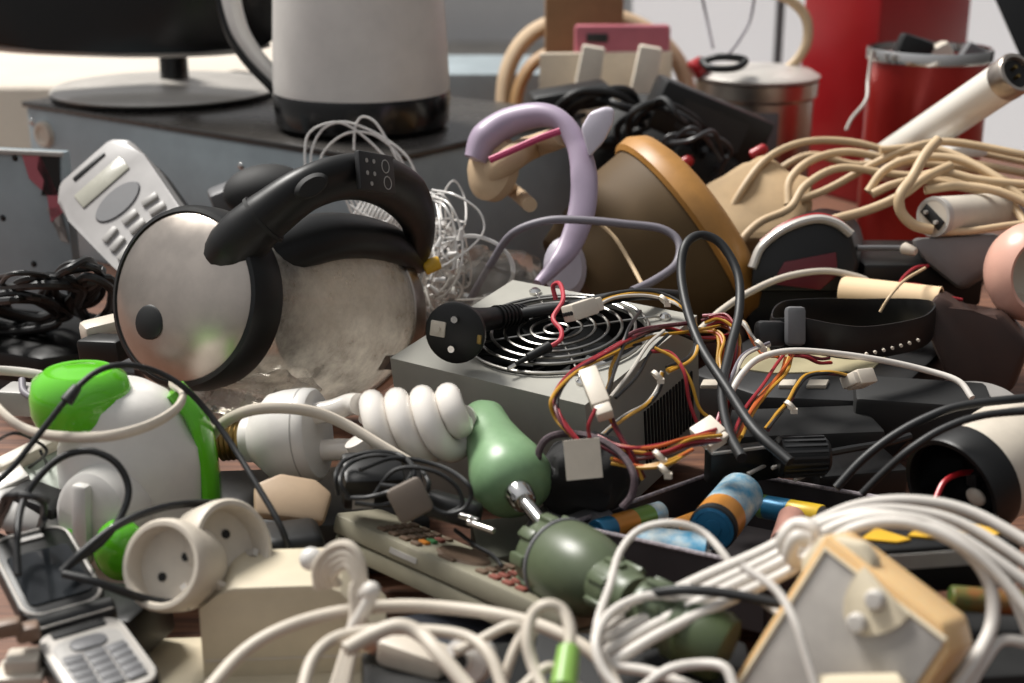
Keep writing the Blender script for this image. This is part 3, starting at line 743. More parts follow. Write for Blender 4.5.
part('hinge', B().rod(TR(-PW / 2, 0, .001).translation, TR(PW / 2, 0, .001).translation, .0065, None, 20, .001), BLK, t)
part('hinge_gap', B().box(PW * .62, .006, .003, TR(0, fs * .011, .0012), .0006), BLKM, t)
part('hinge_trim', B().box(PW * .95, .0022, .003, TR(0, fs * .0045, .0036), .0008), SILV, t)
Mu = TR(0, 0, .001, rx=-fs * R(9))
part('screen_half', B().prism([(x, -y) for x, y in flip(rrect(PW, .072, .011, .004))], .010, Mu @ TR(0, 0, -.007), .002), BLK, t)
part('screen_bezel', B().tube([(Mu @ Vector((x, -y, .0032))) for x, y in flip(rrect(PW - .003, .068, .010, .006))], .0009, 6, 1, True, raw=True), SILV, t)
part('screen', B().prism([(x, -y) for x, y in flip(rrect(PW - .010, .042, .003, .014))], .001, Mu @ TR(0, 0, .0030)), SCRN, t)
part('earpiece', B().prism([(x, -y) for x, y in flip(rrect(.014, .003, .0014, .066))], .001, Mu @ TR(0, 0, .0032)), LGR, t)
# bits at the bottom left edge
b = B().box(.011, .009, .008, FX(P(28, 632, .66), Vector((1, .35, .1)), UP), .002).box(.014, .008, .008, FX(P(6, 628, .655), Vector((1, .25, .1)), UP), .002)
solo('jack_plug', 'small brown cable plug lying across the flip phone edge', 'plug', b, mat('brown_plastic', '#7d6655', .5))
b = B().box(.016, .014, .009, FX(P(24, 662, .66), Vector((1, .1, 0)), UP), .002).box(.022, .018, .004, FX(P(22, 672, .66), Vector((1, .1, 0)), UP), .001)
solo('adapter_plug', 'small off-white adapter plug below the flip phone at left edge', 'plug', b, WHTY)
solo('gap_brick', 'black charger wedged behind the flip phone and socket splitter', 'charger', B().box(.05, .04, .026, FX(P(112, 622, .735), Vector((1, -.3, .1)), UP), .003), BLK)
b = B().prism([(-.06, -.05), (.09, -.05), (.09, .05), (-.06, .05)], .010, FX(Vector((P(190, 640, .70).x, P(190, 640, .70).y, .002)), Vector((1, .05, 0)), UP), .002)
solo('plastic_sheet', 'beige plastic sheet under the cream transformer box', 'panel', b, CREAM)
# ---------------------------------------------------------------- cream transformer box
bf = G(205, 683, 0); bx = FX(P(203, 668, .715), Vector((1, .07, 0)), UP)
t = thing('transformer_box', 'cream plastic transformer box with chamfered corner at bottom left', 'adapter', Matrix.Translation(Vector((bx.translation.x, bx.translation.y, 0))))
Hb = P(300, 575, .715).z - P(300, 668, .715).z
prof = [(0, -.012), (.092, -.012), (.092, Hb - .030), (.070, Hb - .004), (.062, Hb), (.018, Hb), (.014, Hb - .001), (.010, Hb - .005), (.004, Hb - .009), (0, Hb - .011)]
q = (B().prism(prof, .042, bx @ TR(0, .042, 0, rx=R(90)), .0012))
part('shell', q, CREAM, t, world=True)
part('seam', B().box(.088, .0008, .0012, bx @ TR(.045, -.0002, .004)), WHTY, t, world=True)

# ---------------------------------------------------------------- compact fluorescent bulb
b0, b1 = P(219, 442, .862), P(470, 421, .828)
d_ = (b1 - b0); LB = d_.length
Mb = FZ(b0, d_, UP)
t = thing('energy_saving_bulb', 'white spiral energy saving bulb lying in front of the glass kettle', 'light bulb', Mb)
px_ = LB / 252
def bp_(pr): return [(r * px_, z * px_) for r, z in pr]
b = B(); pr = [(0, 0), (8, 0)]
for k in range(6): pr += [(19, 4 + k * 5), (17, 6.5 + k * 5)]
pr += [(19, 34), (0, 34)]
part('screw_base', b.lathe(bp_(pr), None, 32), BRASS, t)
part('ballast_housing', B().lathe(bp_([(0, 28), (21, 28), (22, 30), (22, 37), (24, 38), (32, 47), (42, 58), (44.5, 72), (45, 92), (44, 100), (42, 102), (0, 102)]), None, 56), WHT, t)
part('housing_seam', B().lathe(bp_([(44, 90), (45.4, 90), (45.4, 91.2), (44, 91.2)]), None, 56), LGR, t)
for s in (-1, 1):
    part('lamp_neck', B().tube([Vector((s * 19 * px_, -4 * px_, 98 * px_)), Vector((s * 20 * px_, -6 * px_, 118 * px_)), Vector((s * 24 * px_, -8 * px_, 136 * px_)), Vector((s * 26 * px_, 0, 148 * px_))], 10.5 * px_, 16, 6), BULBW, t)
hel = []
for s in (0, 1):
    pts = []
    for k in range(0, 50):
        a_ = k / 24 * 2 * PI + s * PI + PI * .5
        zz = 148 + min(k, 46) / 24 * 50
        rad_ = 25.5 if k < 42 else 25.5 * (1 - ((k - 41) / 9) ** 2)
        pts.append((rad_ * math.cos(a_) * px_, rad_ * math.sin(a_) * px_, zz * px_))
    hel.append(pts)
b = B()
for pts in hel: b.tube(pts, 12.4 * px_, 16, 1, raw=True)
part('spiral_tube', b, BULBW, t)
cable('thick white cable lying over the bulb housing', [(205, 447, .85), (222, 424, .83), (248, 411, .815), (282, 408, .81), (318, 413, .81), (350, 427, .81), (380, 445, .805), (412, 464, .80)], .0026, CREAMC, normal=UP, asp=1.3)

# dark flat unit and bits under the bulb
sl = [G(215, 470, .036), G(420, 463, .036), G(430, 520, .036), G(205, 530, .036)]
b = B().hull([Vector((p.x, p.y, .002)) for p in sl], sl, .002)
t = solo('flat_device', 'dark grey flat plastic device under the bulb', 'electronic device', b, DGR)
b = B().prism([(-.02, -.012), (.018, -.014), (.022, .004), (.012, .012), (-.008, .014), (-.022, .006)], .010, FZ(P(292, 503, .80), Vector((.2, -.7, .8)), RIGHT), .003)
solo('broken_cap', 'broken beige plastic piece below the bulb housing', 'plastic piece', b, mat('tan_plastic', '#b59c80', .5))
solo('adapter', 'black rounded filler block darkening the gap below the broken beige piece', 'adapter', B().box(.035, .03, .020, FX(P(290, 545, .77), Vector((1, .3, 0)), UP), .006, 3), BLK)  # filler block added to keep this gap dark
# ---------------------------------------------------------------- adapter with wound cord and plug
t = thing('phone_charger', 'black phone charger wound in its own thin cord, two bare pins', 'charger', Matrix.Translation(P(400, 510, .79)))
Mc = FX(P(372, 480, .795), RIGHT * .95 + FWD * .2 + UPC * .02, UPC * .8 - FWD * .6)
part('body', B().box(.034, .026, .022, Mc, .003), BLK, t, world=True)
part('rating_label', B().box(.012, .0006, .010, Mc @ TR(-.006, -.0133, -.004)), LGR, t, world=True)
Mpl2 = FX(P(452, 509, .775), RIGHT * .95 - UPC * .25 - FWD * .2, UPC)
part('plug_body', B().box(.032, .018, .014, Mpl2, .004, 3), BLK, t, world=True)
for (x, y, d1, x2, y2, d2) in ((468, 518, .757, 478, 521, .752), (476, 525, .752, 494, 531, .744)):
    part('pin', B().rod(P(x - 8, y - 3, d1 + .004), P(x2, y2, d2), .0018, .0018, 12, .0005), CHR, t, world=True)
b = B()
rings = [[(338, 495), (336, 475), (345, 460), (370, 452), (400, 455), (414, 470), (408, 492), (385, 505), (355, 503)],
         [(350, 500), (340, 480), (352, 462), (380, 455), (412, 464), (428, 480), (424, 496), (400, 506)],
         [(360, 470), (395, 458), (440, 466), (466, 482), (471, 496), (462, 510), (440, 512), (410, 490), (380, 485)],
         [(372, 498), (395, 470), (430, 470), (455, 485), (462, 505), (445, 515)],
         [(345, 498), (370, 497), (402, 486), (412, 468), (395, 456)]]
for k, pth in enumerate(rings): b.tube([P(x, y, .762 - .004 * (k % 3) + .02 * (y < 470)) for x, y in pth], .00125, 8, 6)
part('cord', b, RUB, t, world=True)
part('cord_tie', B().box(.020, .006, .020, FX(P(410, 500, .752), RIGHT + UPC * .5, UPC), .003), mat('brown_grey_tape', '#6a5f55', .6), t, 'brown tape around the cord', world=True)
cable('thin dark cord end running over the remote control', [(455, 530, .78), (475, 545, .765), (492, 555, .755), (502, 566, .745)], .0012, RUB, 'thin_cable')
sl = [G(470, 520, .03), G(545, 512, .03), G(550, 548, .03), G(480, 560, .03)]
solo('adapter', 'dark olive-grey adapter behind the remote control', 'adapter', B().hull([Vector((p.x, p.y, .002)) for p in sl], sl, .002), mat('olive_grey_plastic', '#55564a', .5))

# ---------------------------------------------------------------- remote control
ra, rb = P(331, 514, .80), P(562, 616, .70)
rx_ = (rb - ra).normalized()
Mr = FX(ra, rx_, UP + Vector((.15, .24, 0)))
RLn = (rb - ra).length; sg = 1 if (Mr.to_3x3() @ Vector((0, 1, 0))).dot(FWD) > 0 else -1
t = thing('remote_control', 'grey-beige television remote control lying diagonally in front', 'remote control', Mr)
RWd = .040
part('shell', B().prism([(0, sg * .004), (.004, 0), (RLn, 0), (RLn, sg * RWd), (.004, sg * RWd), (0, sg * (RWd - .004))], .011, TR(0, 0, -.010), .0022), REMO, t)
part('lower_shell', B().prism([(.002, sg * .005), (.006, sg * .001), (RLn, sg * .001), (RLn, sg * (RWd - .001)), (.006, sg * (RWd - .001)), (.002, sg * (RWd - .005))], .010, TR(0, 0, -.0205), .002), REMO, t)
for i in range(4):
    for j in range(5):
        x = .034 + i * .0085; y = sg * (.007 + j * .0064)
        m = BTN
        if i == 3: m = (BTN, BTNO, BTNG, BTNR, BTN)[j]
        part('button', B().box(.0058, .0046, .0022, TR(x, y, .0016), .0008), m, t)
part('rocker_pad', B().lathe([(0, .0022), (.012, .0022), (.0135, .0006), (0, .0006)], TR(.083, sg * .020, 0), 28, 1.25, 1), BTN, t)
for j in range(2): part('button', B().box(.011, .004, .002, TR(.083, sg * (.006 + j * .028), .0016), .0008), BTN, t)
for i in range(4):
    for j in range(4):
        part('button', B().box(.0062, .0050, .0022, TR(.106 + i * .009, sg * (.008 + j * .0080), .0016), .0008), BTNR if i > 0 else BTN, t)
part('battery_hatch_mark', B().box(.020, .0006, .003, TR(.058, -sg * .0002, -.005)), LGR, t)

# ---------------------------------------------------------------- mint handle with steel rod
m0, m1 = P(480, 415, .858), P(521, 498, .795)
Mm = FZ(m0, m1 - m0, RIGHT); LM = (m1 - m0).length
t = thing('hand_tool', 'mint green plastic tool handle with steel ferrule and rod', 'tool', Mm)
part('handle', B().lathe([(0, -.004), (.009, -.003), (.0135, .004), (.0145, LM * .25), (.0175, LM * .45), (.0215, LM * .66), (.0225, LM * .80), (.019, LM * .93), (.012, LM * .985), (0, LM)], None, 40, 1.05, 1), MINT, t)
part('ferrule', B().rod(P(517, 490, .795), P(525, 503, .782), .0085, .0068, 28, .001), CHR, t, world=True)
part('rod', B().rod(P(523, 500, .785), P(556, 540, .752), .0042, .0040, 20), CHR, t, world=True)

# ---------------------------------------------------------------- olive round connectors
o0, o1 = P(550, 556, .745), P(640, 602, .675)
Mo = FZ(o0, o1 - o0, UP) @ Matrix.Scale(.92, 4)
t = thing('cable_connector', 'large olive green round connector lying against the battery tray', 'connector', Mo)
part('collar', B().lathe([(0, -.006), (.018, -.006), (.0215, -.003), (.0225, .010), (.0235, .012), (0, .012)], None, 40), OLIVE, t)
for k in range(9): part('collar_lug', B().box(.006, .007, .014, TR(rz=k * 2 * PI / 9) @ TR(.0215, 0, .002), .0015), OLIVE, t)
part('bell', B().lathe([(.0215, .010), (.0245, .012), (.0250, .020), (.0245, .032), (.0225, .044), (.018, .054), (.0125, .060), (0, .061)], None, 48), OLIVE, t)
part('bell_ring', B().lathe([(.0245, .0125), (.0256, .0130), (.0256, .0150), (.0245, .0155)], None, 48), MGR, t, 'grey ring')
part('cable_gland', B().lathe([(0, .056), (.0125, .056), (.0145, .058), (.0150, .070), (.0140, .078), (.0125, .080), (.0125, .088), (0, .088)], None, 32), OLIVE, t)
for k in range(7): part('gland_rib', B().box(.004, .005, .016, TR(rz=k * 2 * PI / 7) @ TR(.0148, 0, .068), .001), OLIVE, t)
o0, o1 = P(636, 606, .650), P(705, 640, .635)
Mo2 = FZ(o0, o1 - o0, UP)
t = thing('cable_connector', 'smaller olive green connector with dark end cap beneath the white cables', 'connector', Mo2)
part('body', B().lathe([(0, 0), (.013, 0), (.0145, .002), (.0145, .014), (.013, .016), (.013, .019), (.0150, .020), (.0150, .026), (0, .026)], None, 36), OLIVE, t)
for k in range(8): part('body_rib', B().box(.004, .004, .012, TR(rz=k * 2 * PI / 8) @ TR(.0146, 0, .008), .001), OLIVE, t)
part('end_cap', B().lathe([(0, .025), (.0155, .025), (.0165, .027), (.0160, .042), (.0145, .046), (0, .046)], None, 36), OLIVED, t, 'dark green end cap')

# ---------------------------------------------------------------- battery tray
tl, tb, tr_ = P(561, 523, .80), P(721, 470, .917), P(905, 502, .836)
ux = (tr_ - tb).normalized(); uy = (tl - tb); uy = (uy - ux * uy.dot(ux)).normalized()
tw, tdp = (tr_ - tb).length, (tl - tb).length
nz_ = ux.cross(uy)
if nz_.z < 0: nz_ = -nz_
Mt = FZ(tb, nz_, ux); ts = 1 if (Mt.to_3x3() @ Vector((0, 1, 0))).dot(uy) > 0 else -1
HT = .034
t = thing('open_box', 'open black cardboard box with grey edge holding loose batteries', 'box', Mt)
TB = mat('dark_purple_card', '#262022', .6, var=.2)
part('floor_panel', B().box(tw, tdp, .002, TR(tw / 2, ts * tdp / 2, -HT)), TB, t)
for (cx_, cy_, sx_, sy_) in ((tw / 2, 0, tw, .002), (tw / 2, tdp, tw, .002), (0, tdp / 2, .002, tdp), (tw, tdp / 2, .002, tdp)):
    part('side_panel', B().box(sx_, sy_, HT, TR(cx_, ts * cy_, -HT / 2)), TB, t)
rim = [(0, 0), (tw, 0), (tw, tdp), (0, tdp)]
EDGE = mat('worn_grey_edge', '#8d8488', .5, var=.5, vs=400)
for i in range(4):
    (xa, ya), (xb, yb) = rim[i], rim[(i + 1) % 4]
    part('rim_edge', B().rod((xa, ts * ya, 0), (xb, ts * yb, 0), .0014, None, 8), EDGE, t)
def battery(name, label, a, b_, r, bands, group=None, cap=None, tip=True):
    a, b_ = Vector(a), Vector(b_); z = b_ - a; L = z.length; M = FZ(a, z, UP)
    t = thing(name, label, 'battery', M, group)
    n = len(bands); 
    for i, (m, f0, f1) in enumerate(bands):
        part('wrapper_band', B().lathe([(r * .9 if i else r * .93, L * f0), (r, L * f0 + (.0006 if i == 0 else 0)), (r, L * f1 - (.0006 if i == n - 1 else 0)), (r * .93, L * f1)], None, 32), m, t)
    part('end_disc', B().lathe([(0, .0002), (r * .35, .0002), (r * .38, .0010), (r * .72, .0010), (r * .76, .0002), (r * .96, .0004)], None, 32), cap or SILV, t)
    part('end_disc', B().lathe([(r * .96, L - .0004), (r * .3, L - .0004), (r * .3, L + (.0015 if tip else 0)), (0, L + (.0015 if tip else 0))], None, 32), SILV, t)
    return t
battery('battery', 'fat blue battery with orange band standing out of the black box', P(712, 529, .800), P(741, 494, .845), .0138, [(BLKM, 0, .10), (ORNG, .10, .36), (LBLUE, .36, 1)], cap=BLUE)
battery('battery', 'thin battery with blue end, orange and green bands at the box corner', P(596, 532, .80), P(660, 513, .84), .0070, [(BLUE, 0, .22), (ORNG, .22, .55), (GRNF, .55, .82), (LBLUE, .82, 1)], cap=BLUE)
battery('battery', 'fat light blue battery lying along the front rim of the black box', P(636, 548, .785), P(708, 556, .775), .0125, [(LBLUE, 0, 1)])
battery('battery', 'blue and yellow battery lying against the white cable bundle', P(760, 506, .86), P(822, 517, .83), .0072, [(GRNF, 0, .12), (BLUE, .12, .5), (YELF, .5, 1)], cap=GRNF)
battery('battery', 'salmon pink capped battery beside the white cable knot', P(784, 543, .80), P(792, 518, .83), .0080, [(SALM, 0, 1)], cap=SALM)
battery('battery', 'orange battery half hidden under the thin green banded battery', P(672, 532, .84), P(704, 520, .86), .0070, [(ORNG, 0, 1)])

# ---------------------------------------------------------------- spotlight, right
f0 = P(950, 492, .79); fa = Vector((.80, .56, .18))
Ms = FZ(f0, -fa, UP) @ Matrix.Scale(.90, 4)
t = thing('spotlight', 'cylindrical spotlight with black rim and white body at the right edge', 'lamp', Ms)
part('bezel', B().lathe([(.0315, .0), (.0345, .0), (.0355, -.002), (.0355, -.022), (.033, -.024), (.0315, -.022), (.0305, -.004), (.0315, 0)], None, 56), BLK, t)
part('housing', B().lathe([(.0325, -.022), (.0345, -.022), (.0345, -.075), (.031, -.082), (0, -.082)], None, 48), WHTY, t)
part('reflector', B().lathe([(.0312, -.004), (.028, -.02), (.018, -.034), (0, -.036)], None, 44), BLKG, t)
part('red_lead', B().tube([Ms.inverted() @ p for p in W([(935, 500, .78), (944, 482, .785), (958, 474, .79), (972, 472, .80)])], .0018, 8), mat('lamp_red_wire', '#b0222a', .35), t)
part('terminal', B().ball(.006, Matrix.Translation(Ms.inverted() @ P(976, 497, .79)), 1, 1.2, .5), WHTY, t)
part('contact_block', B().box(.010, .008, .008, Matrix.Translation(Ms.inverted() @ P(975, 478, .80)), .001), DGR, t)

# black leads over the spotlight
cable('upper of two black cables arching over the spotlight', [(836, 488, .80), (862, 460, .80), (893, 436, .80), (928, 417, .80), (965, 405, .80), (1045, 396, .80)], .0025, RUB)
cable('lower of two black cables arching over the spotlight', [(862, 494, .78), (885, 471, .775), (912, 448, .77), (945, 428, .77), (985, 415, .77), (1045, 410, .77)], .0022, RUB)

# ---------------------------------------------------------------- clear amber box with face plate, front right
T0 = P(826, 549, .600)
e2 = (P(946, 640, .569) - T0); e1 = (P(688, 686, .634) - T0)
e2n = e2.normalized(); nrm = e2n.cross(e1.normalized())
if nrm.dot(FWD) > 0: nrm = -nrm
Mx = FZ(T0, nrm, e2n); ys = 1 if (Mx.to_3x3() @ Vector((0, 1, 0))).dot(e1) > 0 else -1
EW, EL, ED = e2.length, e1.length * 1.08, .032
t = thing('wall_box', 'translucent amber plastic box with grey face plate and two screws', 'electrical box', Mx)
o5 = .0042
part('shell', B().prism([(-o5, -ys * .001 - ys * .004), (EW * .92, -ys * o5), (EW + o5, -ys * -.004), (EW + o5, ys * EL), (-o5, ys * EL)], ED, TR(0, 0, -ED - .001), .002), AMBER, t)
part('face_plate', B().box(EW, EL, .0016, TR(EW / 2, ys * EL / 2, .0), .0005), PLATE, t)
part('plate_edge', B().tube([(EW, 0, .0006), (0, 0, .0006), (0, ys * EL, .0006)], .0012, 6, 1, raw=True), CREAM, t, 'pale bevelled edge')
sc_ = Mx.inverted() @ RP(878, 590, T0, nrm)
part('end_cap', B().prism([(-.006, -ys * .003), (.010, -ys * .010), (.018, -ys * .007), (.022, -ys * .002), (-.002, ys * .020), (-.008, ys * .012)], .012, TR(0, 0, -.015), .002), CREAM, t)
hs = [(.0 + .019 * math.cos(k * PI / 14), .021 * math.sin(k * PI / 14)) for k in range(15)]
p1, p2 = Mx.inverted() @ RP(866, 566, T0, nrm), Mx.inverted() @ RP(912, 616, T0, nrm)
dirn = (p2 - p1).normalized(); mid = (p1 + p2) / 2; ww = (p2 - p1).length / 2
inn = Mx.inverted() @ RP(848, 622, T0, nrm) - mid; inn = (inn - dirn * inn.dot(dirn)); il = inn.length; inn.normalize()
poly = []
for k in range(17):
    a_ = k * PI / 16; q = mid + dirn * (ww * math.cos(a_)) + inn * (il * math.sin(a_)); poly.append((q.x, q.y))
part('bracket', B().prism(poly, .003, TR(0, 0, .0006), .0006), CREAM, t)
for px, py in ((879, 599), (861, 622)):
    q = Mx.inverted() @ RP(px, py, T0, nrm)
    part('screw', B().lathe([(0, .0062), (.0032, .0060), (.0044, .0045), (.0046, .003), (0, .003)], TR(q.x, q.y, .001), 20), SILV, t)
b = B().rod(P(815, 700, .575), P(905, 698, .575), .010, None, 24, .003)
solo('cable_clip', 'rounded cream plastic clip at the bottom edge below the amber box', 'clip', b, CREAM)
# batteries pack behind the amber box
b_ = FX(P(925, 556, .70), Vector((1, .15, 0)), UP)
t = thing('battery_pack', 'black and yellow striped battery pack behind the amber box', 'battery pack', b_)
part('case', B().box(.085, .030, .026, TR(0, 0, 0), .003), BLK, t)
for x in (-.026, -.002, .022): part('yellow_stripe', B().prism([(x - .010, -.004), (x + .006, -.010), (x + .014, -.008), (x + .002, .006)], .001, TR(0, 0, .0132)), YBLK, t)
part('grey_band', B().box(.075, .001, .008, TR(0, -.0152, .006)), LGR, t)
solo('marker_pen', 'dark marker with orange and green ends under the battery pack', 'pen', B().rod(P(950, 598, .66), P(1030, 604, .66), .006, None, 16, .001), mat('green_orange_plastic', '#a8401f', .4, hex2='#2f6b34', vs=25))

# ---------------------------------------------------------------- keyboard unit and watch strap
kz = .055
kt = [G(690, 372, kz), G(762, 396, kz), G(888, 401, kz), G(952, 341, kz), G(900, 330, kz), G(760, 330, kz)]
t = thing('keypad_unit', 'dark grey keypad unit with white keys under the black watch strap', 'electronic device', Matrix.Translation(Vector((kt[2].x - .08, kt[2].y + .05, 0))))
b = B().hull([Vector((p.x, p.y, .026)) for p in kt], kt, .004); part('housing', b, DGR, t, world=True)
kl = [p + Vector((0, .006, 0)) for p in kt]; b = B().hull([Vector((p.x, p.y, .0)) for p in kl], [Vector((p.x, p.y, .026)) for p in kl], .002); part('base', b, BLKM, t, world=True)
pl = [G(715, 366, kz), G(772, 374, kz), G(870, 372, kz), G(905, 340, kz), G(780, 340, kz)]
part('key_plate', B().hull([p - UP * .001 for p in pl], [p + UP * .001 for p in pl]), mat('beige_plate', '#a99f7f', .5), t, world=True)
for xa, xb in ((700, 718), (778, 794), (806, 826), (854, 875)):
    q = [G(xa, 389, kz), G(xb, 389, kz), G(xb + 3, 383, kz), G(xa + 3, 383, kz)]
    part('key', B().hull([p for p in q], [p + UP * .003 for p in q], .0008), WHTY, t, world=True)
wr_ = W([(772, 334, .965), (800, 334, .95), (830, 340, .945), (862, 343, .95), (900, 338, .965), (926, 330, .985), (932, 318, 1.0), (905, 314, 1.03), (860, 314, 1.04), (815, 314, 1.02), (780, 318, 1.0)])
t = thing('watch_strap', 'black perforated watch strap loop lying on the keypad unit', 'watch', Matrix.Translation(wr_[3] - UP * .014))
part('strap', B().tube(wr_, .0016, 10, 6, True, normal=UP, asp=7.6), BLK, t, world=True)
for k in range(7):
    p = P(866 + k * 8.6, 353.5 - k * 1.7 - k * k * .1, .938 + k * .0042)
    part('strap_hole', B().rod(p, p + Vector((.1, -.9, 0)).normalized() * .002, .0011, None, 8), WHTY, t, world=True)
part('clasp', B().box(.014, .008, .026, FX(P(795, 326, .945), RIGHT + FWD * .2, UPC), .003), MGR, t, world=True)
part('lug', B().box(.022, .010, .018, FX(P(770, 334, .95), RIGHT * .9 + FWD * .3, UPC), .004), DGR, t, world=True)
cable('white cable lying across the keypad unit', [(728, 398, .875), (742, 374, .885), (760, 358, .895), (790, 351, .90), (830, 353, .91), (880, 360, .92), (925, 370, .92), (958, 381, .91), (972, 398, .90)], .0021, WHTC)
cable('pale grey cable emerging between the lampshade and the black housing', [(700, 330, 1.0), (722, 310, 1.02), (750, 292, 1.05), (785, 277, 1.08), (825, 271, 1.09), (858, 277, 1.09), (872, 284, 1.09)], .0026, CREAMC)

# black connectors near the tray
M = FX(P(742, 463, .87), Vector((1, .25, .02)), UP)
t = thing('black_connector', 'black flat connector behind the battery box, bare pins showing', 'connector', M)
part('body', B().box(.046, .012, .022, TR(.0, 0, 0), .002), BLK, t)
part('edge_line', B().box(.044, .002, .0014, TR(0, -.0055, .0112)), LGR, t)
M = FX(P(805, 456, .86), Vector((1, .1, .0)), UP)
t = thing('knurled_connector', 'black ribbed round connector beside the flat connector', 'connector', M)
part('barrel', B().rod((-.018, 0, 0), (.014, 0, 0), .0125, .0115, 32, .002), BLK, t)
for k in range(20): part('grip_rib', B().box(.026, .0014, .0014, TR(rx=k * PI / 10) @ TR(-.002, 0, .0122)), DGR, t)
part('cord', B().tube(W([(818, 455, .86), (850, 449, .875), (885, 443, .89), (910, 436, .90)]), .0024, 8), RUB, t, world=True)
for i, (a_, b2, l_) in enumerate((((748, 474), (766, 465), 'thin grey pin lying nearest the flat connector'), ((772, 468), (797, 461), 'thin grey pin lying in the middle behind the box'), ((795, 480), (808, 474), 'thin grey pin lying closest to the box rim'))):
    solo('metal_pin', l_, 'pin', B().rod(P(*a_, .855), P(*b2, .87), .0013, None, 10, .0003), SILV, 'loose pins behind the battery box')
for px, py, sx_, sy_, l_ in ((850, 470, .03, .02, 'black adapter between the black cables and the box'), (905, 470, .03, .02, 'black charger just left of the spotlight rim'), (770, 490, .05, .015, 'black block hidden behind the box wall')):
    pass
solo('adapter', 'black filler block darkening the gap between the two black cables and the box rim', 'adapter', B().box(.06, .04, .022, FX(P(850, 476, .90), Vector((1, .2, 0)), UP), .003), BLK)  # black filler, put in so the space behind the rim stays dark
# dark cloth bundle with grey foam wheel in front of the PSU
b = B().ball(.030, TR(*P(588, 474, .825), rz=.3), 1.15, .8, .75, 40, 24).jitter(.008, 60, 4)
solo('cable_sleeve', 'dark crumpled cable sleeve in front of the power supply', 'cable sleeve', b, mat('dark_brown_fabric', '#0e0c0d', .8, var=.3))
b = B().tube(W([(537, 472, .80), (540, 448, .80), (552, 436, .80), (575, 434, .80), (600, 440, .79), (622, 455, .78), (634, 475, .77), (632, 495, .77), (622, 508, .77)]), .0021, 8)
solo('braided_cable', 'dark braided cable looping round the pale tag', 'cable', b, mat('braided_sleeve', '#4a3b40', .7, var=.5, vs=500))
Mg = FZ(P(572, 533, .81), Vector((-.1, -.3, .95)), RIGHT)
t = thing('foam_roller', 'grey foam roller behind the steel rod and olive connector', 'roller', Mg)
part('tyre', B().lathe([(.006, -.012), (.022, -.012), (.027, -.007), (.028, 0), (.025, .005), (.016, .007), (.012, .004), (.006, .004)], None, 40), MGR, t)
part('hub', B().lathe([(0, .003), (.006, .003), (.0065, -.010), (0, -.010)], None, 20), DGR, t)

# ---------------------------------------------------------------- lilac headset
t = thing('headset', 'lilac headset with cream cushions in front of the brown lampshade', 'headphones', Matrix.Translation(P(560, 280, 1.065)))
part('headband', B().tube(W([(476, 160, 1.145), (486, 138, 1.145), (510, 122, 1.145), (540, 115, 1.135), (562, 122, 1.125), (577, 145, 1.115), (584, 175, 1.105), (582, 210, 1.095), (570, 245, 1.085), (553, 268, 1.075), (538, 284, 1.065)]), [.010, .013, .012, .010, .008, .0085, .0105, .0105, .009, .006, .004], 14, 8, normal=FWD, asp=[1.4, 1.3, 1.2, 1.2, 1.2, .7, .45, .4, .45, .8, 1]), LILAC, t, world=True)
hp = [(590, 158, 1.105), (583, 128), (588, 112), (603, 106), (614, 108), (613, 122), (605, 140), (596, 156)]
b = B().hull([P(x, y, 1.110) for x, y in [(589, 158), (581, 128), (590, 112), (606, 106), (615, 109), (613, 124), (604, 142)]], [P(x, y, 1.090) for x, y in [(589, 158), (581, 128), (590, 112), (606, 106), (615, 109), (613, 124), (604, 142)]], .003)
part('ear_piece', b, LILL, t, 'pale ear-shaped tip', world=True)
part('ear_cushion', B().lathe([(0, .012), (.018, .011), (.027, .003), (.027, -.006), (.020, -.012), (0, -.013)], FZ(P(492, 168, 1.155), Vector((-.75, -.6, .3)), UP), 32, 1, 1), TAN, t, world=True)
part('side_arm', B().tube(W([(494, 172, 1.145), (512, 158, 1.135), (535, 146, 1.185), (565, 136, 1.125)]), [.010, .011, .010, .008], 12, 6, normal=FWD, asp=1.2), TAN, t, 'tan inner lining', world=True)
part('pink_strip', B().tube(W([(490, 160, 1.11), (515, 149, 1.105), (540, 138, 1.10), (560, 131, 1.10)]), .0028, 8), mat('magenta_strip', '#b23a63', .4), t, 'pink stripe', world=True)
part('lower_cushion', B().lathe([(0, .008), (.013, .007), (.018, 0), (.016, -.006), (0, -.008)], FZ(P(565, 268, 1.115), Vector((.1, -.85, .3)), UP), 28, 1.35, .95), LILL, t, 'white-lilac cushion', world=True)
part('cross_bar', B().tube(W([(498, 180, 1.145), (515, 192, 1.195), (530, 205, 1.135)]), .006, 10), TAN, t, world=True)

# ---------------------------------------------------------------- brown lampshade with ochre rim
L0 = P(684, 236, 1.19); La = (RIGHT * -.775 - UPC * .54 - FWD * .06) * .105
Ml = FZ(L0, La, UP); LL = La.length
t = thing('lampshade', 'brown lampshade with ochre rim lying on its side', 'lampshade', Ml)
part('shade', B().lathe([(.085, -.004), (.089, -.004), (.086, .03), (.072, LL * .8), (.064, LL), (.060, LL), (.068, LL * .8), (.082, .03), (.085, -.004)], None, 64), BROWN, t)
part('rim', B().lathe([(.081, .000), (.090, .006), (.094, .003), (.095, -.006), (.089, -.017), (.078, -.022), (.074, -.018), (.079, -.008), (.081, .000)], None, 64), OCHRE, t)
part('top_disc', B().lathe([(0, LL - .004), (.062, LL - .004), (.062, LL - .001), (0, LL - .001)], None, 48), BROWN, t)

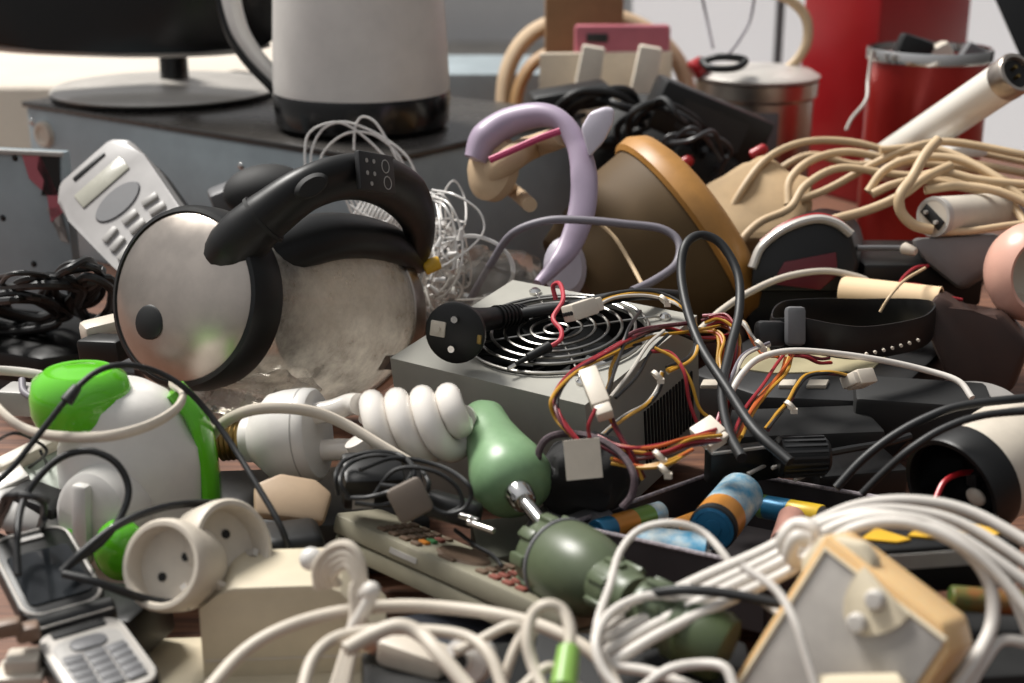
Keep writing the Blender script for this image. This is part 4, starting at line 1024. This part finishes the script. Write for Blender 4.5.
# ---------------------------------------------------------------- back centre: slatted rack, cardboard, pink box
sc0 = P(597, 110, 1.72)
Mc = FX(Vector((sc0.x, sc0.y, 0)), RIGHT, UP)
t = thing('slatted_rack', 'arched tan wooden rack with cream slats behind the black cables', 'rack', Mc)
def onr(px, py, d=1.78): return Mc.inverted() @ P(px, py, d)
part('arch', B().tube([onr(*p) for p in ((508, 190), (504, 120), (508, 70), (530, 35), (570, 18), (610, 16), (650, 32), (678, 62), (690, 100), (700, 170))], .0105, 12, 8, normal=Vector((0, 1, 0)), asp=1.8), TAN, t)
part('inner_arch', B().tube([onr(x, y, 1.76) for x, y in ((520, 190), (515, 120), (522, 80), (545, 55), (590, 45), (640, 52), (665, 80), (675, 120), (680, 170))], .008, 12, 8, normal=Vector((0, 1, 0)), asp=1.8), mat('ochre_brown_wood', '#a07a4c', .5), t)
p = [onr(x, y, 1.66) for x, y in ((538, 190), (540, 54), (672, 52), (676, 190))]
part('back_panel', B().prism([(q.x, q.z) for q in p], .01, TR(0, p[1].y + .01, 0, rx=R(90))), mat('cream_slats', '#e3d8c4', .5), t)
for xs in (588, 644): 
    q = [onr(xs - 18, 110, 1.64), onr(xs + 8, 110, 1.64), onr(xs + 16, 46, 1.64), onr(xs - 6, 42, 1.64)]
    part('slat', B().prism([(w.x, w.z) for w in q], .014, TR(0, q[0].y + .008, 0, rx=R(90)), .002), mat('cream_slat', '#e6dccb', .5), t)
q0 = P(585, 40, 1.71); solo('cardboard_box', 'tall brown cardboard box standing inside the slatted rack', 'box', B().box(.095, .03, q0.z + .12, TR(q0.x, q0.y + .04, (q0.z + .12) / 2), .002), CARD)
q0 = P(622, 42, 1.675)
t = thing('pink_case', 'dusty pink plastic case wedged behind the rack slats', 'case', TR(q0.x, q0.y, 0))
part('body', B().box(.112, .02, q0.z + .020, TR(0, 0, (q0.z + .020) / 2), .004), PINK, t)
part('catch', B().box(.025, .004, .010, TR(-.03, -.011, q0.z + .006), .001), DGR, t)
q0 = P(480, 85, 1.9)
solo('grey_case', 'grey metal case in the blurred background right of the white kettle', 'metal box', B().box(.24, .2, q0.z + .015, TR(q0.x + .02, q0.y + .1, (q0.z + .015) / 2), .004), CASEB)

# black tangle of cables and adapters, centre back
random.seed(21)
def tangle(label, cx_, cy_, rx_, ry_, d, n, r, m, name='coiled_cable', seed=0, tilt=.05):
    random.seed(seed); pts = []
    for k in range(n):
        a_ = k * 2 * PI / 7 + random.uniform(-.25, .25); f = random.uniform(.55, 1.05)
        pts.append(P(cx_ + rx_ * f * math.cos(a_), cy_ + ry_ * f * math.sin(a_), d - tilt * math.sin(a_) * -1 + random.uniform(-.02, .02)))
    return solo(name, label, 'cable', B().tube(pts, r, 8, 6), m)
tangle('thick black cable coil heaped left of the black adapter box, centre back', 600, 118, 55, 30, 1.42, 26, .0042, RUB, seed=1)
tangle('black cable coil hanging in front of the black adapter box', 660, 140, 45, 40, 1.38, 24, .0034, RUB, seed=2)
tangle('thin grey-black cable tangle behind the ochre lampshade rim', 690, 160, 45, 32, 1.36, 22, .0022, mat('grey_black_cable', '#3a3a3c', .4), seed=3)
M = FX(P(706, 122, 1.42), Vector((1, .1, -.42)), UP)
t = thing('power_adapter', 'large black power adapter box tilted in front of the steel pot', 'adapter', M)
part('body', B().box(.12, .05, .05, None, .004), BLK, t); part('label_side', B().box(.07, .0006, .03, TR(0, -.0254, 0)), DGR, t)
solo('adapter', 'black adapter block below the red-tipped leads, centre back', 'adapter', B().box(.07, .045, .06, FX(P(694, 178, 1.42), Vector((1, .2, -.3)), UP), .006), BLKM)
solo('adapter', 'flat black adapter at the left end of the back cable heap', 'adapter', B().box(.08, .05, .022, FX(P(570, 98, 1.45), Vector((1, .1, .15)), UP), .005), BLK)
for px, py, l_ in ((678, 168, 'red clip end low in the black cable heap'), (752, 157, 'red clip end at the right tip of the black adapter')):
    p = P(px, py, 1.31); solo('red_clip', l_, 'clip', B().rod(p, p + Vector((.012, -.004, .010)), .0065, .005, 14, .002), REDP)
b = B().ball(.075, TR(*P(655, 165, 1.52)), 1.35, .7, .95, 30, 18).jitter(.012, 18, 5)
solo('black_bag', 'black bag under the cable heap behind the headset', 'bag', b, BLKM)

# steel pot, red bin, red tin, tube
pc = P(757, 80, 1.6)
t = thing('steel_pot', 'small stainless steel pot with lid before the red bin', 'pot', TR(pc.x, pc.y, 0))
pz = P(757, 77, 1.6).z
part('body', B().lathe([(0, 0), (.060, 0), (.063, .004), (.064, pz - .022), (.068, pz - .018), (.0685, pz - .002), (.065, pz), (0, pz)], None, 48), STEEL, t)
part('lid', B().lathe([(.069, pz), (.070, pz + .003), (.060, pz + .009), (.02, pz + .013), (0, pz + .0135)], None, 48), SILV, t)
part('dark_patch', B().box(.05, .004, .06, TR(-.01, -.064, pz - .06), .002), MGR, t, 'dark grey patch')  # flat patch, darker than the pot wall
cable('black coil of cord lying on the steel pot lid', [(700, 62, 1.55), (720, 57, 1.54), (745, 60, 1.54), (735, 68, 1.53), (710, 68, 1.53), (702, 60, 1.55)], .004, RUB)
solo('red_clip', 'red plug cap left of the steel pot lid', 'clip', B().rod(P(692, 72, 1.58), P(706, 62, 1.58), .012, .010, 16, .003), REDP)
cable('thin dark wire rising from the steel pot, left', [(700, -12, 1.6), (706, 15, 1.6), (713, 48, 1.58)], .0016, GRYC, 'thin_wire')
cable('thin dark wire curving up from the steel pot, right', [(756, -12, 1.6), (750, 20, 1.6), (738, 42, 1.58), (728, 55, 1.57)], .0016, GRYC, 'thin_wire')
cable('thick beige cable curving down in front of the white panel', [(770, -8, 1.62), (790, 0, 1.62), (806, 18, 1.62), (807, 42, 1.62), (797, 60, 1.62), (786, 70, 1.62)], .0058, BEIGEC)
la, lb_, lc_ = P(800, 60, 1.82), P(877, 60, 1.70), P(967, 60, 1.82)
poly = [(la.x, la.y), (lb_.x, lb_.y), (lc_.x, lc_.y), (lb_.x + .02, lc_.y + .12)]
t = thing('red_bin', 'large red plastic bin in the background right', 'bin', TR(lb_.x, lb_.y, 0))
part('body', B().prism(poly, .46, None, .006), REDP, t, world=True)
part('rim', B().prism([(p[0] * 1.0 + (p[0] - lb_.x) * .03, p[1] - .004) for p in poly], .02, TR(0, 0, .455), .003), REDP, t, world=True)
tc_ = P(930, 50, 1.47); tz = P(930, 47, 1.47).z
t = thing('red_tin', 'open red tin can with steel rim in front of the red bin', 'tin can', TR(tc_.x, tc_.y, 0))
part('wall', B().lathe([(0, 0), (.060, 0), (.061, .002), (.061, tz - .010), (.058, tz - .010), (.058, .003), (0, .003)], None, 56), REDT, t)
part('rim', B().lathe([(.0605, tz - .013), (.0635, tz - .012), (.064, tz - .002), (.0625, tz), (.059, tz - .001), (.058, tz - .012)], None, 56), CHR, t)
solo('black_plug', 'black plug sticking out of the red tin', 'plug', B().box(.036, .02, .05, TR(tc_.x - .024, tc_.y - .012, tz - .012, ry=.3), .005), BLK)
solo('white_plug', 'white plug lying inside the mouth of the red tin', 'plug', B().box(.030, .02, .05, TR(tc_.x + .012, tc_.y - .01, tz - .020, ry=-.5), .005), WHTY)
solo('switch_plug', 'grey plug inside the right of the red tin', 'plug', B().box(.030, .016, .05, TR(tc_.x + .040, tc_.y, tz - .022, ry=.5), .004), MGR)
cable('thin white wire hanging outside the red tin', [(872, 50, 1.44), (868, 80, 1.44), (866, 100, 1.42), (852, 118, 1.42), (846, 130, 1.42)], .0016, WHTC, 'thin_wire')
solo('black_board', 'black slanted board at the top right corner', 'board', B().hull([P(x, y, 1.5) for x, y in ((982, -30), (1060, -30), (1060, 125), (1024, 66))], [P(x, y, 1.53) for x, y in ((982, -30), (1060, -30), (1060, 125), (1024, 66))], .003), BLK)
ta_, tb_ = P(880, 165, 1.36), P(1018, 72, 1.18)
Mtu = FZ(ta_, tb_ - ta_, UP); TL = (tb_ - ta_).length
t = thing('fluorescent_tube', 'white fluorescent tube pointing up at the right edge', 'lamp tube', Mtu)
part('glass', B().lathe([(0, 0), (.0165, 0), (.0175, .002), (.0175, TL - .016), (0, TL - .016)], None, 36), TUBEW, t)
part('end_cap', B().lathe([(0, TL - .017), (.0180, TL - .017), (.0182, TL - .002), (.0170, TL), (.0140, TL), (.0130, TL - .004), (0, TL - .004)], None, 36), STEEL, t)
part('pin_plate', B().lathe([(0, TL - .0035), (.0125, TL - .0035)], None, 24), BLKM, t)
for s in (-1, 1): part('pin', B().cyl(.0016, .006, TR(.004 * s, .002, TL - .004), None, 10), BRASS, t)
b = B().box(.05, .03, .010, FX(P(955, 150, 1.26), Vector((1, .1, .02)), UP), .004); solo('white_switch', 'small white plastic plate under the fluorescent tube', 'plate', b, WHT)

# ---------------------------------------------------------------- beige cable heap, right
BG = [
 ('beige cable forming the topmost arch of the right heap', [(720, 232, 1.22), (742, 190, 1.22), (768, 158, 1.23), (805, 142, 1.24), (850, 142, 1.25), (893, 152, 1.25), (940, 158, 1.24), (1040, 176, 1.22)], .0034),
 ('beige cable forming the second arch of the right heap', [(788, 205, 1.19), (790, 180, 1.2), (812, 160, 1.21), (848, 152, 1.22), (893, 160, 1.22), (940, 165, 1.21), (985, 172, 1.2), (1040, 200, 1.18)], .0036),
 ('beige cable sweeping low from the lampshade into the right heap', [(736, 252, 1.16), (745, 236, 1.16), (762, 221, 1.165), (790, 208, 1.17), (806, 185, 1.18), (840, 168, 1.19), (890, 174, 1.19), (945, 180, 1.18), (1040, 205, 1.16)], .0034),
 ('beige cable running diagonally over the black housing', [(832, 220, 1.13), (868, 210, 1.13), (900, 196, 1.13), (925, 178, 1.13), (950, 166, 1.15)], .0040),
 ('beige cable dropping in a hook beside the twin-pin lamp', [(938, 140, 1.13), (925, 155, 1.12), (912, 178, 1.11), (900, 195, 1.10), (901, 212, 1.10), (914, 225, 1.10), (932, 230, 1.10)], .0042),
 ('tan cable crossing the middle of the right heap', [(868, 192, 1.17), (885, 170, 1.17), (915, 158, 1.17), (960, 160, 1.16), (1000, 180, 1.14), (1040, 215, 1.12)], .0036),
 ('tan cable lying below the twin-pin lamp', [(938, 232, 1.1), (970, 231, 1.1), (1005, 226, 1.1), (1040, 222, 1.1)], .0030),
 ('tan cable curving down at the right end of the heap', [(880, 150, 1.2), (930, 148, 1.2), (975, 165, 1.18), (1005, 195, 1.15), (1030, 230, 1.12)], .0034),
 ('short beige cable ends sticking out of the right heap', [(872, 194, 1.16), (895, 184, 1.16), (925, 180, 1.16), (980, 190, 1.15), (1040, 192, 1.14)], .0036),
 ('beige cable at the back of the right heap', [(770, 175, 1.3), (810, 155, 1.3), (860, 165, 1.3), (910, 150, 1.29), (960, 150, 1.28), (1040, 165, 1.26)], .0034)]
BG += [
 ('beige cable running flat through the right end of the heap', [(905, 182, 1.15), (940, 172, 1.15), (980, 180, 1.14), (1040, 186, 1.13)], .0036),
 ('beige cable just above the twin-pin lamp', [(925, 190, 1.13), (960, 186, 1.13), (1000, 192, 1.12), (1040, 210, 1.11)], .0036),
 ('beige cable bowing under the topmost arch', [(800, 200, 1.2), (830, 188, 1.2), (870, 166, 1.2), (905, 150, 1.2), (950, 142, 1.2), (1040, 158, 1.18)], .0034)]
for l_, pth, r in BG: cable(l_, pth, r, BEIGEC)
b = B().prism([(-.055, -.03), (.03, -.045), (.055, .0), (.03, .045), (-.03, .035)], .03, FZ(P(752, 222, 1.24), Vector((-.2, -.6, .75)), Vector((1, 0, .45))), .006)
bmesh.ops.subdivide_edges(b.bm, edges=b.bm.edges[:], cuts=4, use_grid_fill=True); b.jitter(.007, 45, 2)
solo('paper_bundle', 'crumpled beige paper bundle left of the cable heap', 'paper', b, mat('crumpled_paper', '#b59a76', .8, var=.12))
# twin-pin lamp
pa, pb = P(933, 217, 1.10), P(1060, 206, 1.2)
Mq = FZ(pa, pa - pb, UP)
t = thing('twin_pin_lamp', 'beige cylindrical lamp with twin-pin end facing out under the cables', 'lamp', Mq)
part('tube', B().lathe([(0, 0), (.0145, 0), (.0155, -.002), (.0150, -.09), (0, -.09)], None, 36), WHTY, t)
part('rim', B().lathe([(.013, .0002), (.0155, .0002), (.0158, -.003), (.0155, -.006)], None, 36), SILV, t)
part('connector', B().box(.022, .009, .002, TR(0, 0, .0006, rz=R(60)), .0008), BLKM, t)
for s in (-1, 1): part('pin', B().cyl(.0016, .003, TR(rz=R(60)) @ TR(.006 * s, 0, .0012), None, 10), SILV, t)

# black and red housing
pl = [(750, 292), (752, 268), (762, 246), (786, 228), (815, 219), (836, 223), (851, 234), (859, 262), (852, 292)]
t = thing('appliance_housing', 'black housing with red panel and silver-grey top edge', 'appliance', Matrix.Translation(P(805, 292, 1.12)))
part('shell', B().hull([P(x, y, 1.10) for x, y in pl], [P(x + 8, y - 12, 1.20) for x, y in pl], .004), BLK, t, world=True)
part('top_band', B().tube([P(x, y, 1.10) for x, y in pl[1:7]], .0035, 10, 5, normal=FWD, asp=1.6), SILV, t, world=True)
part('red_trim', B().tube([P(x - 1, y - 4, 1.105) for x, y in pl[2:7]], .0018, 8, 5), REDP, t, world=True)
part('red_panel', B().hull([P(x, y, 1.098) for x, y in ((772, 284), (784, 262), (836, 252), (838, 275), (820, 290))], [P(x, y, 1.103) for x, y in ((772, 284), (784, 262), (836, 252), (838, 275), (820, 290))], .0008), mat('dark_red_plastic', '#5f0a17', .4), t, world=True)
M = FX(P(905, 272, 1.16), Vector((1, .1, -.03)), UP)
t = thing('black_tray', 'flat black plastic tray beside the red-panelled housing', 'tray', M)
part('body', B().box(.10, .08, .035, None, .004), BLK, t); part('edge_tube', B().rod(P(857, 248, 1.11), P(905, 248, 1.11), .0022, None, 10), MGR, t, world=True)
part('tip', B().rod(P(903, 248, 1.108), P(916, 252, 1.10), .0050, .0035, 14, .001), WHTY, t, world=True)
b = B().hull([P(x, y, 1.10) for x, y in ((908, 238), (1000, 232), (1005, 262), (960, 290), (925, 262))], [P(x + 6, y + 6, 1.18) for x, y in ((908, 238), (1000, 232), (1005, 262), (960, 290), (925, 262))], .006)
solo('plastic_shell', 'dark grey wedge-shaped plastic shell left of the pink ball', 'plastic shell', b, mat('slate_plastic', '#6a6767', .45))
t = thing('pink_cup', 'glossy pink round cup at the right edge', 'cup', FZ(P(1036, 274, 1.04), Vector((.10, -.96, .15)), UP) @ Matrix.Scale(.82, 4))
part('bowl', B().lathe([(.026, .010), (.029, .012), (.034, .006), (.0385, -.006), (.039, -.018), (.034, -.034), (.02, -.044), (0, -.046)], None, 48, 1.15), PEACH, t)
part('inner', B().lathe([(.0265, .009), (.0255, -.008), (.018, -.022), (0, -.026)], None, 48, 1.15), WHTY, t)
# rolled paper tube and brown leather case
ra_, rb_ = P(840, 291, 1.09), P(940, 303, 1.055)
t = thing('paper_roll', 'beige rolled paper tube lying behind the watch strap', 'roll', FZ(ra_, rb_ - ra_, UP)); LR = (rb_ - ra_).length
part('sheet', B().lathe([(0, .001), (.0105, .001), (.0118, .003), (.0122, LR), (.0105, LR), (.0105, LR * .6), (0, LR * .6)], None, 32), PAPER, t)
part('core', B().lathe([(.0103, LR - .001), (.0103, LR * .7), (0, LR * .7)], None, 24), ORNG, t)
b = B().hull([P(x, y, 1.0) for x, y in ((930, 340), (926, 312), (936, 294), (952, 302), (970, 318), (1000, 312), (1030, 345), (1010, 395), (950, 385))], [P(x + 4, y - 6, 1.08) for x, y in ((930, 340), (926, 312), (936, 294), (952, 302), (970, 318), (1000, 312), (1030, 345), (1010, 395), (950, 385))], .005)
solo('leather_case', 'dark brown leather case below the pink cup', 'case', b, LEATH)
for l_, pth in (('thin red wire sticking up behind the paper roll', [(897, 290, 1.06), (903, 278, 1.08), (915, 268, 1.09), (928, 266, 1.1)]), ('thin red wire loop right of the paper roll', [(905, 284, 1.07), (922, 286, 1.07), (945, 296, 1.06), (962, 300, 1.06)])):
    cable(l_, pth, .0014, WRED, 'thin_wire', 'wire')
cable('thin tan wire draped over the paper roll', [(880, 312, 1.02), (890, 296, 1.02), (905, 280, 1.04), (925, 268, 1.06)], .0011, BEIGEC, 'thin_wire', 'wire')
Mtp = FZ(P(975, 414, .96), Vector((-.1, -.25, .95)), RIGHT)
t = thing('tape_roll', 'grey roll of tape behind the black cables at right', 'tape', Mtp)
part('roll', B().lathe([(.016, -.010), (.030, -.010), (.032, -.008), (.032, .004), (.030, .006), (.016, .006), (.016, -.010)], None, 44), mat('grey_tape', '#8a8682', .5), t)
part('core', B().lathe([(.0145, -.009), (.0162, -.009), (.0162, .005), (.0145, .005), (.0145, -.009)], None, 36), CARD, t)
# black filler blocks added to darken the gaps on the right
solo('gap_brick', 'black filler brick darkening the gap under the keypad unit front edge', 'charger', B().box(.10, .05, .03, FX(P(800, 440, .95), Vector((1, .1, 0)), UP), .004), BLKM)
solo('gap_brick', 'black filler brick darkening the gap below the leather case and tape roll', 'charger', B().box(.09, .05, .03, FX(P(920, 410, .97), Vector((1, -.2, 0)), UP), .004), BLKM)
solo('black_box', 'black filler box darkening the gap behind the watch strap and paper roll', 'box', B().box(.16, .05, .075, FX(P(840, 322, 1.17), Vector((1, 0, 0)), UP), .004), BLK)

# ---------------------------------------------------------------- left: black cable pile and flat unit
tangle('thick black cable heap at the left edge', 40, 298, 60, 22, 1.08, 26, .0036, RUB, seed=31)
tangle('black coiled cord heap right under the handset', 75, 285, 36, 26, 1.06, 26, .0028, RUB, seed=32)
tangle('thin black wire loops at the left edge below the steel box', 25, 285, 40, 18, 1.05, 18, .0019, RUB, seed=33)
tangle('black cable heap behind the flat black device, left edge', 15, 312, 55, 20, 1.09, 30, .0030, RUB, seed=34)
tangle('glossy black cable coil at the foot of the steel plate', 95, 300, 28, 24, 1.08, 24, .0032, RUB, seed=35)
sl = [G(-40, 345, .045), G(-40, 320, .045), G(85, 318, .045), G(92, 325, .045), G(86, 352, .045), G(40, 358, .045)]
solo('flat_device', 'black flat device at left below the cable heap', 'electronic device', B().hull([Vector((p.x, p.y, .02)) for p in sl], sl, .004), BLK)
sl = [G(-60, 372, .02), G(-60, 345, .02), G(130, 345, .02), G(135, 372, .02)]
solo('storage_tray', 'grey plastic tray beneath the flat black device', 'panel', B().hull([Vector((p.x, p.y, .002)) for p in sl], sl, .002), MGR)
solo('white_plug', 'small white plug beside the kettle lid, left', 'plug', B().box(.030, .02, .016, FX(P(104, 330, .98), Vector((1, .6, .1)), UP), .004), WHTY)
solo('black_plug', 'small black plug left of the kettle lid bottom', 'plug', B().box(.034, .02, .016, FX(P(106, 348, .96), Vector((1, -.4, .1)), UP), .003), BLK)
solo('mouse', 'dark grey rounded computer mouse behind the kettle handle', 'computer mouse', B().ball(.030, FX(P(265, 190, 1.17), Vector((1, .2, .1)), UP), 1.15, .9, .70, 32, 20), BLKM)
solo('grey_adapter', 'grey adapter lying left of the mouse', 'adapter', B().box(.04, .03, .03, FX(P(236, 200, 1.2), Vector((1, .3, .35)), UP), .004), MGR)
# pcb pieces left of the juicer
t = thing('circuit_board', 'pale circuit board pieces between left edge and juicer', 'circuit board', FX(P(40, 470, .83), Vector((.75, .55, .25)), Vector((-.2, -.45, .85))))
part('board', B().box(.070, .045, .002, None, .0006), PCB, t)
part('connector_strip', B().box(.05, .010, .008, TR(-.002, .012, .005), .001), WHTY, t); part('relay', B().box(.014, .012, .012, TR(.02, -.012, .007), .001), MGR, t)
part('red_component', B().box(.004, .006, .006, TR(.030, -.016, .004), .001), REDP, t); part('heat_sink', B().box(.020, .014, .014, TR(-.020, -.010, .008), .001), SILV, t)
solo('steel_bracket', 'small steel bracket left of the green cap', 'bracket', B().box(.045, .020, .016, FX(P(40, 400, .86), Vector((1, -.15, 0)), UP), .002), LGR)
solo('white_shell', 'white rounded shell left of the juicer dial', 'plastic shell', B().ball(.022, FX(P(28, 510, .80), Vector((1, -.5, -.2)), UP), 1.4, .9, .5, 28, 18), LGR)
solo('black_plug', 'black plug left of the juicer dial above the flip phone', 'plug', B().box(.034, .024, .03, FX(P(40, 515, .80), Vector((1, -.4, -.2)), UP), .005), BLK)
tangle('black cord tangle above the flip phone', 22, 520, 34, 30, .735, 14, .0017, RUB, seed=41)
tangle('thin black wire tangle across the circuit board', 18, 450, 40, 26, .80, 10, .0009, RUB, 'thin_wire', seed=42)

# ---------------------------------------------------------------- white cable bundles, bottom right
WB = [
 ('white cable along the top of the right-hand bundle', [(600, 632, .635), (650, 604, .645), (705, 577, .655), (762, 552, .66), (810, 526, .665), (858, 506, .67), (915, 501, .67), (975, 514, .665), (1050, 556, .65)], .0030),
 ('white cable second from top in the right-hand bundle', [(598, 642, .625), (650, 616, .635), (712, 586, .645), (775, 556, .65), (812, 532, .65), (860, 512, .65), (915, 512, .65), (970, 528, .645), (1050, 580, .63)], .0028),
 ('white cable in the middle of the right-hand bundle', [(600, 655, .62), (655, 625, .63), (720, 592, .635), (785, 560, .64), (835, 527, .635), (890, 517, .63), (950, 532, .625), (1050, 598, .61)], .0028),
 ('white cable lowest in the right-hand bundle', [(604, 668, .615), (660, 634, .622), (725, 602, .63), (795, 568, .635), (850, 530, .625), (905, 523, .62), (960, 545, .615), (1002, 580, .61), (1050, 640, .60)], .0026),
 ('white cable curving down past the right side of the amber box', [(800, 534, .65), (850, 516, .64), (910, 520, .63), (960, 545, .62), (988, 580, .615), (992, 622, .61), (975, 660, .60), (950, 695, .59)], .0030),
 ('thin white cable arching over the black box corner', [(612, 690, .60), (596, 655, .61), (598, 620, .62), (610, 585, .64), (620, 552, .66), (640, 530, .67), (672, 523, .67), (702, 532, .67), (725, 556, .66), (748, 590, .65), (790, 620, .62)], .0018),
 ('thin pinkish white cable hanging in front of the face plate', [(742, 566, .60), (776, 590, .59), (795, 622, .58), (806, 655, .575), (820, 700, .57)], .0018),
 ('white cable loop left of the amber box, upper', [(700, 690, .60), (650, 672, .61), (612, 665, .615), (596, 645, .62), (604, 620, .63), (640, 600, .64), (690, 588, .645)], .0024),
 ('white cable loop under the smaller olive connector', [(630, 700, .59), (604, 672, .60), (596, 640, .61), (612, 612, .625), (650, 596, .635), (700, 600, .635)], .0022),
 ('cream cable below the dark end cap', [(640, 690, .60), (668, 670, .60), (700, 664, .60), (725, 668, .595), (735, 690, .59)], .0022),
 ('white cable end rising at the right edge', [(965, 695, .60), (985, 660, .605), (1005, 640, .61), (1050, 650, .61)], .0024),
 ('thin white cable dropping at the right edge', [(990, 560, .63), (1010, 590, .625), (1030, 640, .62), (1050, 690, .61)], .0022)]
for l_, pth, r in WB: cable(l_, pth, r, WHTC)
b = B().tube(W([(790, 560, .645), (783, 540, .64), (795, 525, .64), (812, 528, .635), (815, 548, .635), (803, 562, .635), (790, 556, .63), (796, 538, .625), (808, 540, .625)]), .0034, 10)
solo('cable_knot', 'knotted white cable at the top left of the amber box', 'cable', b, WHTC)
cable('black cable lying through the white bundle', [(640, 596, .64), (680, 590, .63), (730, 594, .625), (780, 604, .62)], .0024, RUB)
CBN = [
 ('cream cable sweeping across the bottom from the transformer box', [(200, 700, .60), (240, 655, .62), (280, 630, .63), (330, 614, .64), (390, 606, .645), (450, 608, .645), (510, 617, .635), (560, 634, .625), (600, 660, .615), (620, 695, .60)], .0030),
 ('cream cable forming a low arch at the bottom centre', [(300, 700, .585), (312, 660, .60), (335, 638, .61), (375, 630, .615), (420, 630, .615), (465, 636, .61), (490, 656, .60), (505, 695, .59)], .0026),
 ('thick white cable branching to the bottom centre', [(345, 650, .605), (370, 636, .61), (398, 626, .612), (420, 634, .61), (440, 655, .60), (470, 690, .59)], .0034),
 ('cream cable loop with the green jack plug', [(548, 700, .58), (534, 668, .59), (527, 640, .595), (532, 616, .60), (546, 605, .60), (562, 610, .60), (570, 630, .595), (569, 652, .59)], .0026),
 ('tan cable crossing behind the green jack loop', [(500, 690, .60), (512, 655, .605), (522, 630, .61), (508, 626, .61), (480, 640, .61), (455, 652, .605)], .0022),
 ('thin cream cable ending near the green jack', [(580, 690, .585), (560, 672, .59), (545, 668, .59), (520, 690, .585)], .0022)]
for l_, pth, r in CBN: cable(l_, pth, r, CREAMC)
t = thing('tied_cable', 'cream cable folded and tied at the transformer box corner', 'cable', Matrix.Translation(P(350, 640, .66)))
b = B()
for k, (dx, dy) in enumerate(((0, 0), (7, 8), (13, 14), (20, 20))):
    b.tube([P(318 + dx, 588 - dy * .2, .655), P(317 + dx * .8, 566 + dy * .5, .65), P(330 + dx * .4, 549 + dy, .645), P(348, 545 + dy, .64), P(360 - dx * .2, 560 + dy, .638), P(363 - dx * .5, 590, .638), P(358 - dx * .3, 625, .635), P(345 - dx * .6, 690, .62)], .0023, 8, 6)
part('folded_loops', b, CREAMC, t, world=True)
part('tie', B().tube(W([(350, 634, .625), (362, 614, .622), (372, 594, .62), (370, 588, .625), (360, 600, .645)]), .0030, 10), WHTC, t, world=True)
part('tie_knot', B().ball(.0042, Matrix.Translation(P(371, 591, .62))), WHTC, t, world=True)
part('cable_tip', B().ball(.0055, Matrix.Translation(P(311, 559, .66))), WHT, t, 'white rounded tip', world=True)
b = B().rod(P(569, 648, .59), P(563, 690, .575), .0048, .0056, 18, .0008)
solo('jack_plug', 'light green audio jack plug at bottom centre', 'plug', b, mat('lime_plastic', '#7fa84e', .4))
t = thing('data_plug', 'grey-white cable plug in the dark gap at bottom centre', 'plug', FX(P(415, 655, .66), Vector((1, -.4, -.15)), UP))
part('body', B().box(.034, .018, .014, None, .004), WHTY, t); part('shell', B().box(.014, .012, .008, TR(-.022, 0, 0), .001), STEEL, t)
t = thing('round_plug', 'round white plug left of the green jack loop', 'plug', FZ(P(468, 660, .62), Vector((-.3, -.8, .4)), UP))
part('body', B().lathe([(0, .010), (.004, .010), (.0045, .006), (.010, .004), (.011, -.004), (.009, -.014), (0, -.016)], None, 28), WHT, t); part('hole', B().cyl(.0034, .001, TR(0, 0, .0098), None, 16), BLKM, t)
sl = [G(375, 618, .02), G(500, 600, .02), G(560, 640, .02), G(400, 660, .02)]
t = solo('dark_adapter', 'dark blue-grey adapter below the remote control', 'adapter', B().hull([Vector((p.x, p.y, .002)) for p in sl], sl, .003), mat('blue_grey_plastic', '#33363d', .35))
solo('adapter', 'black filler block darkening the gap under the cream cables at bottom centre', 'adapter', B().box(.10, .05, .022, FX(P(470, 690, .66), Vector((1, .1, 0)), UP), .004), BLK)  # black filler added to darken the gap below the cream cables
solo('adapter', 'black filler block darkening the gap under the white bundle right of the amber box', 'adapter', B().box(.09, .06, .022, FX(P(1000, 660, .66), Vector((1, .1, 0)), UP), .004), BLKM)  # another added filler, keeps the space under the bundle dark
solo('adapter', 'black filler block darkening the gap between the olive connectors and amber box', 'adapter', B().box(.10, .05, .02, FX(P(640, 680, .655), Vector((1, -.1, 0)), UP), .004), BLKM)  # added filler that darkens the gap beside the olive connectors
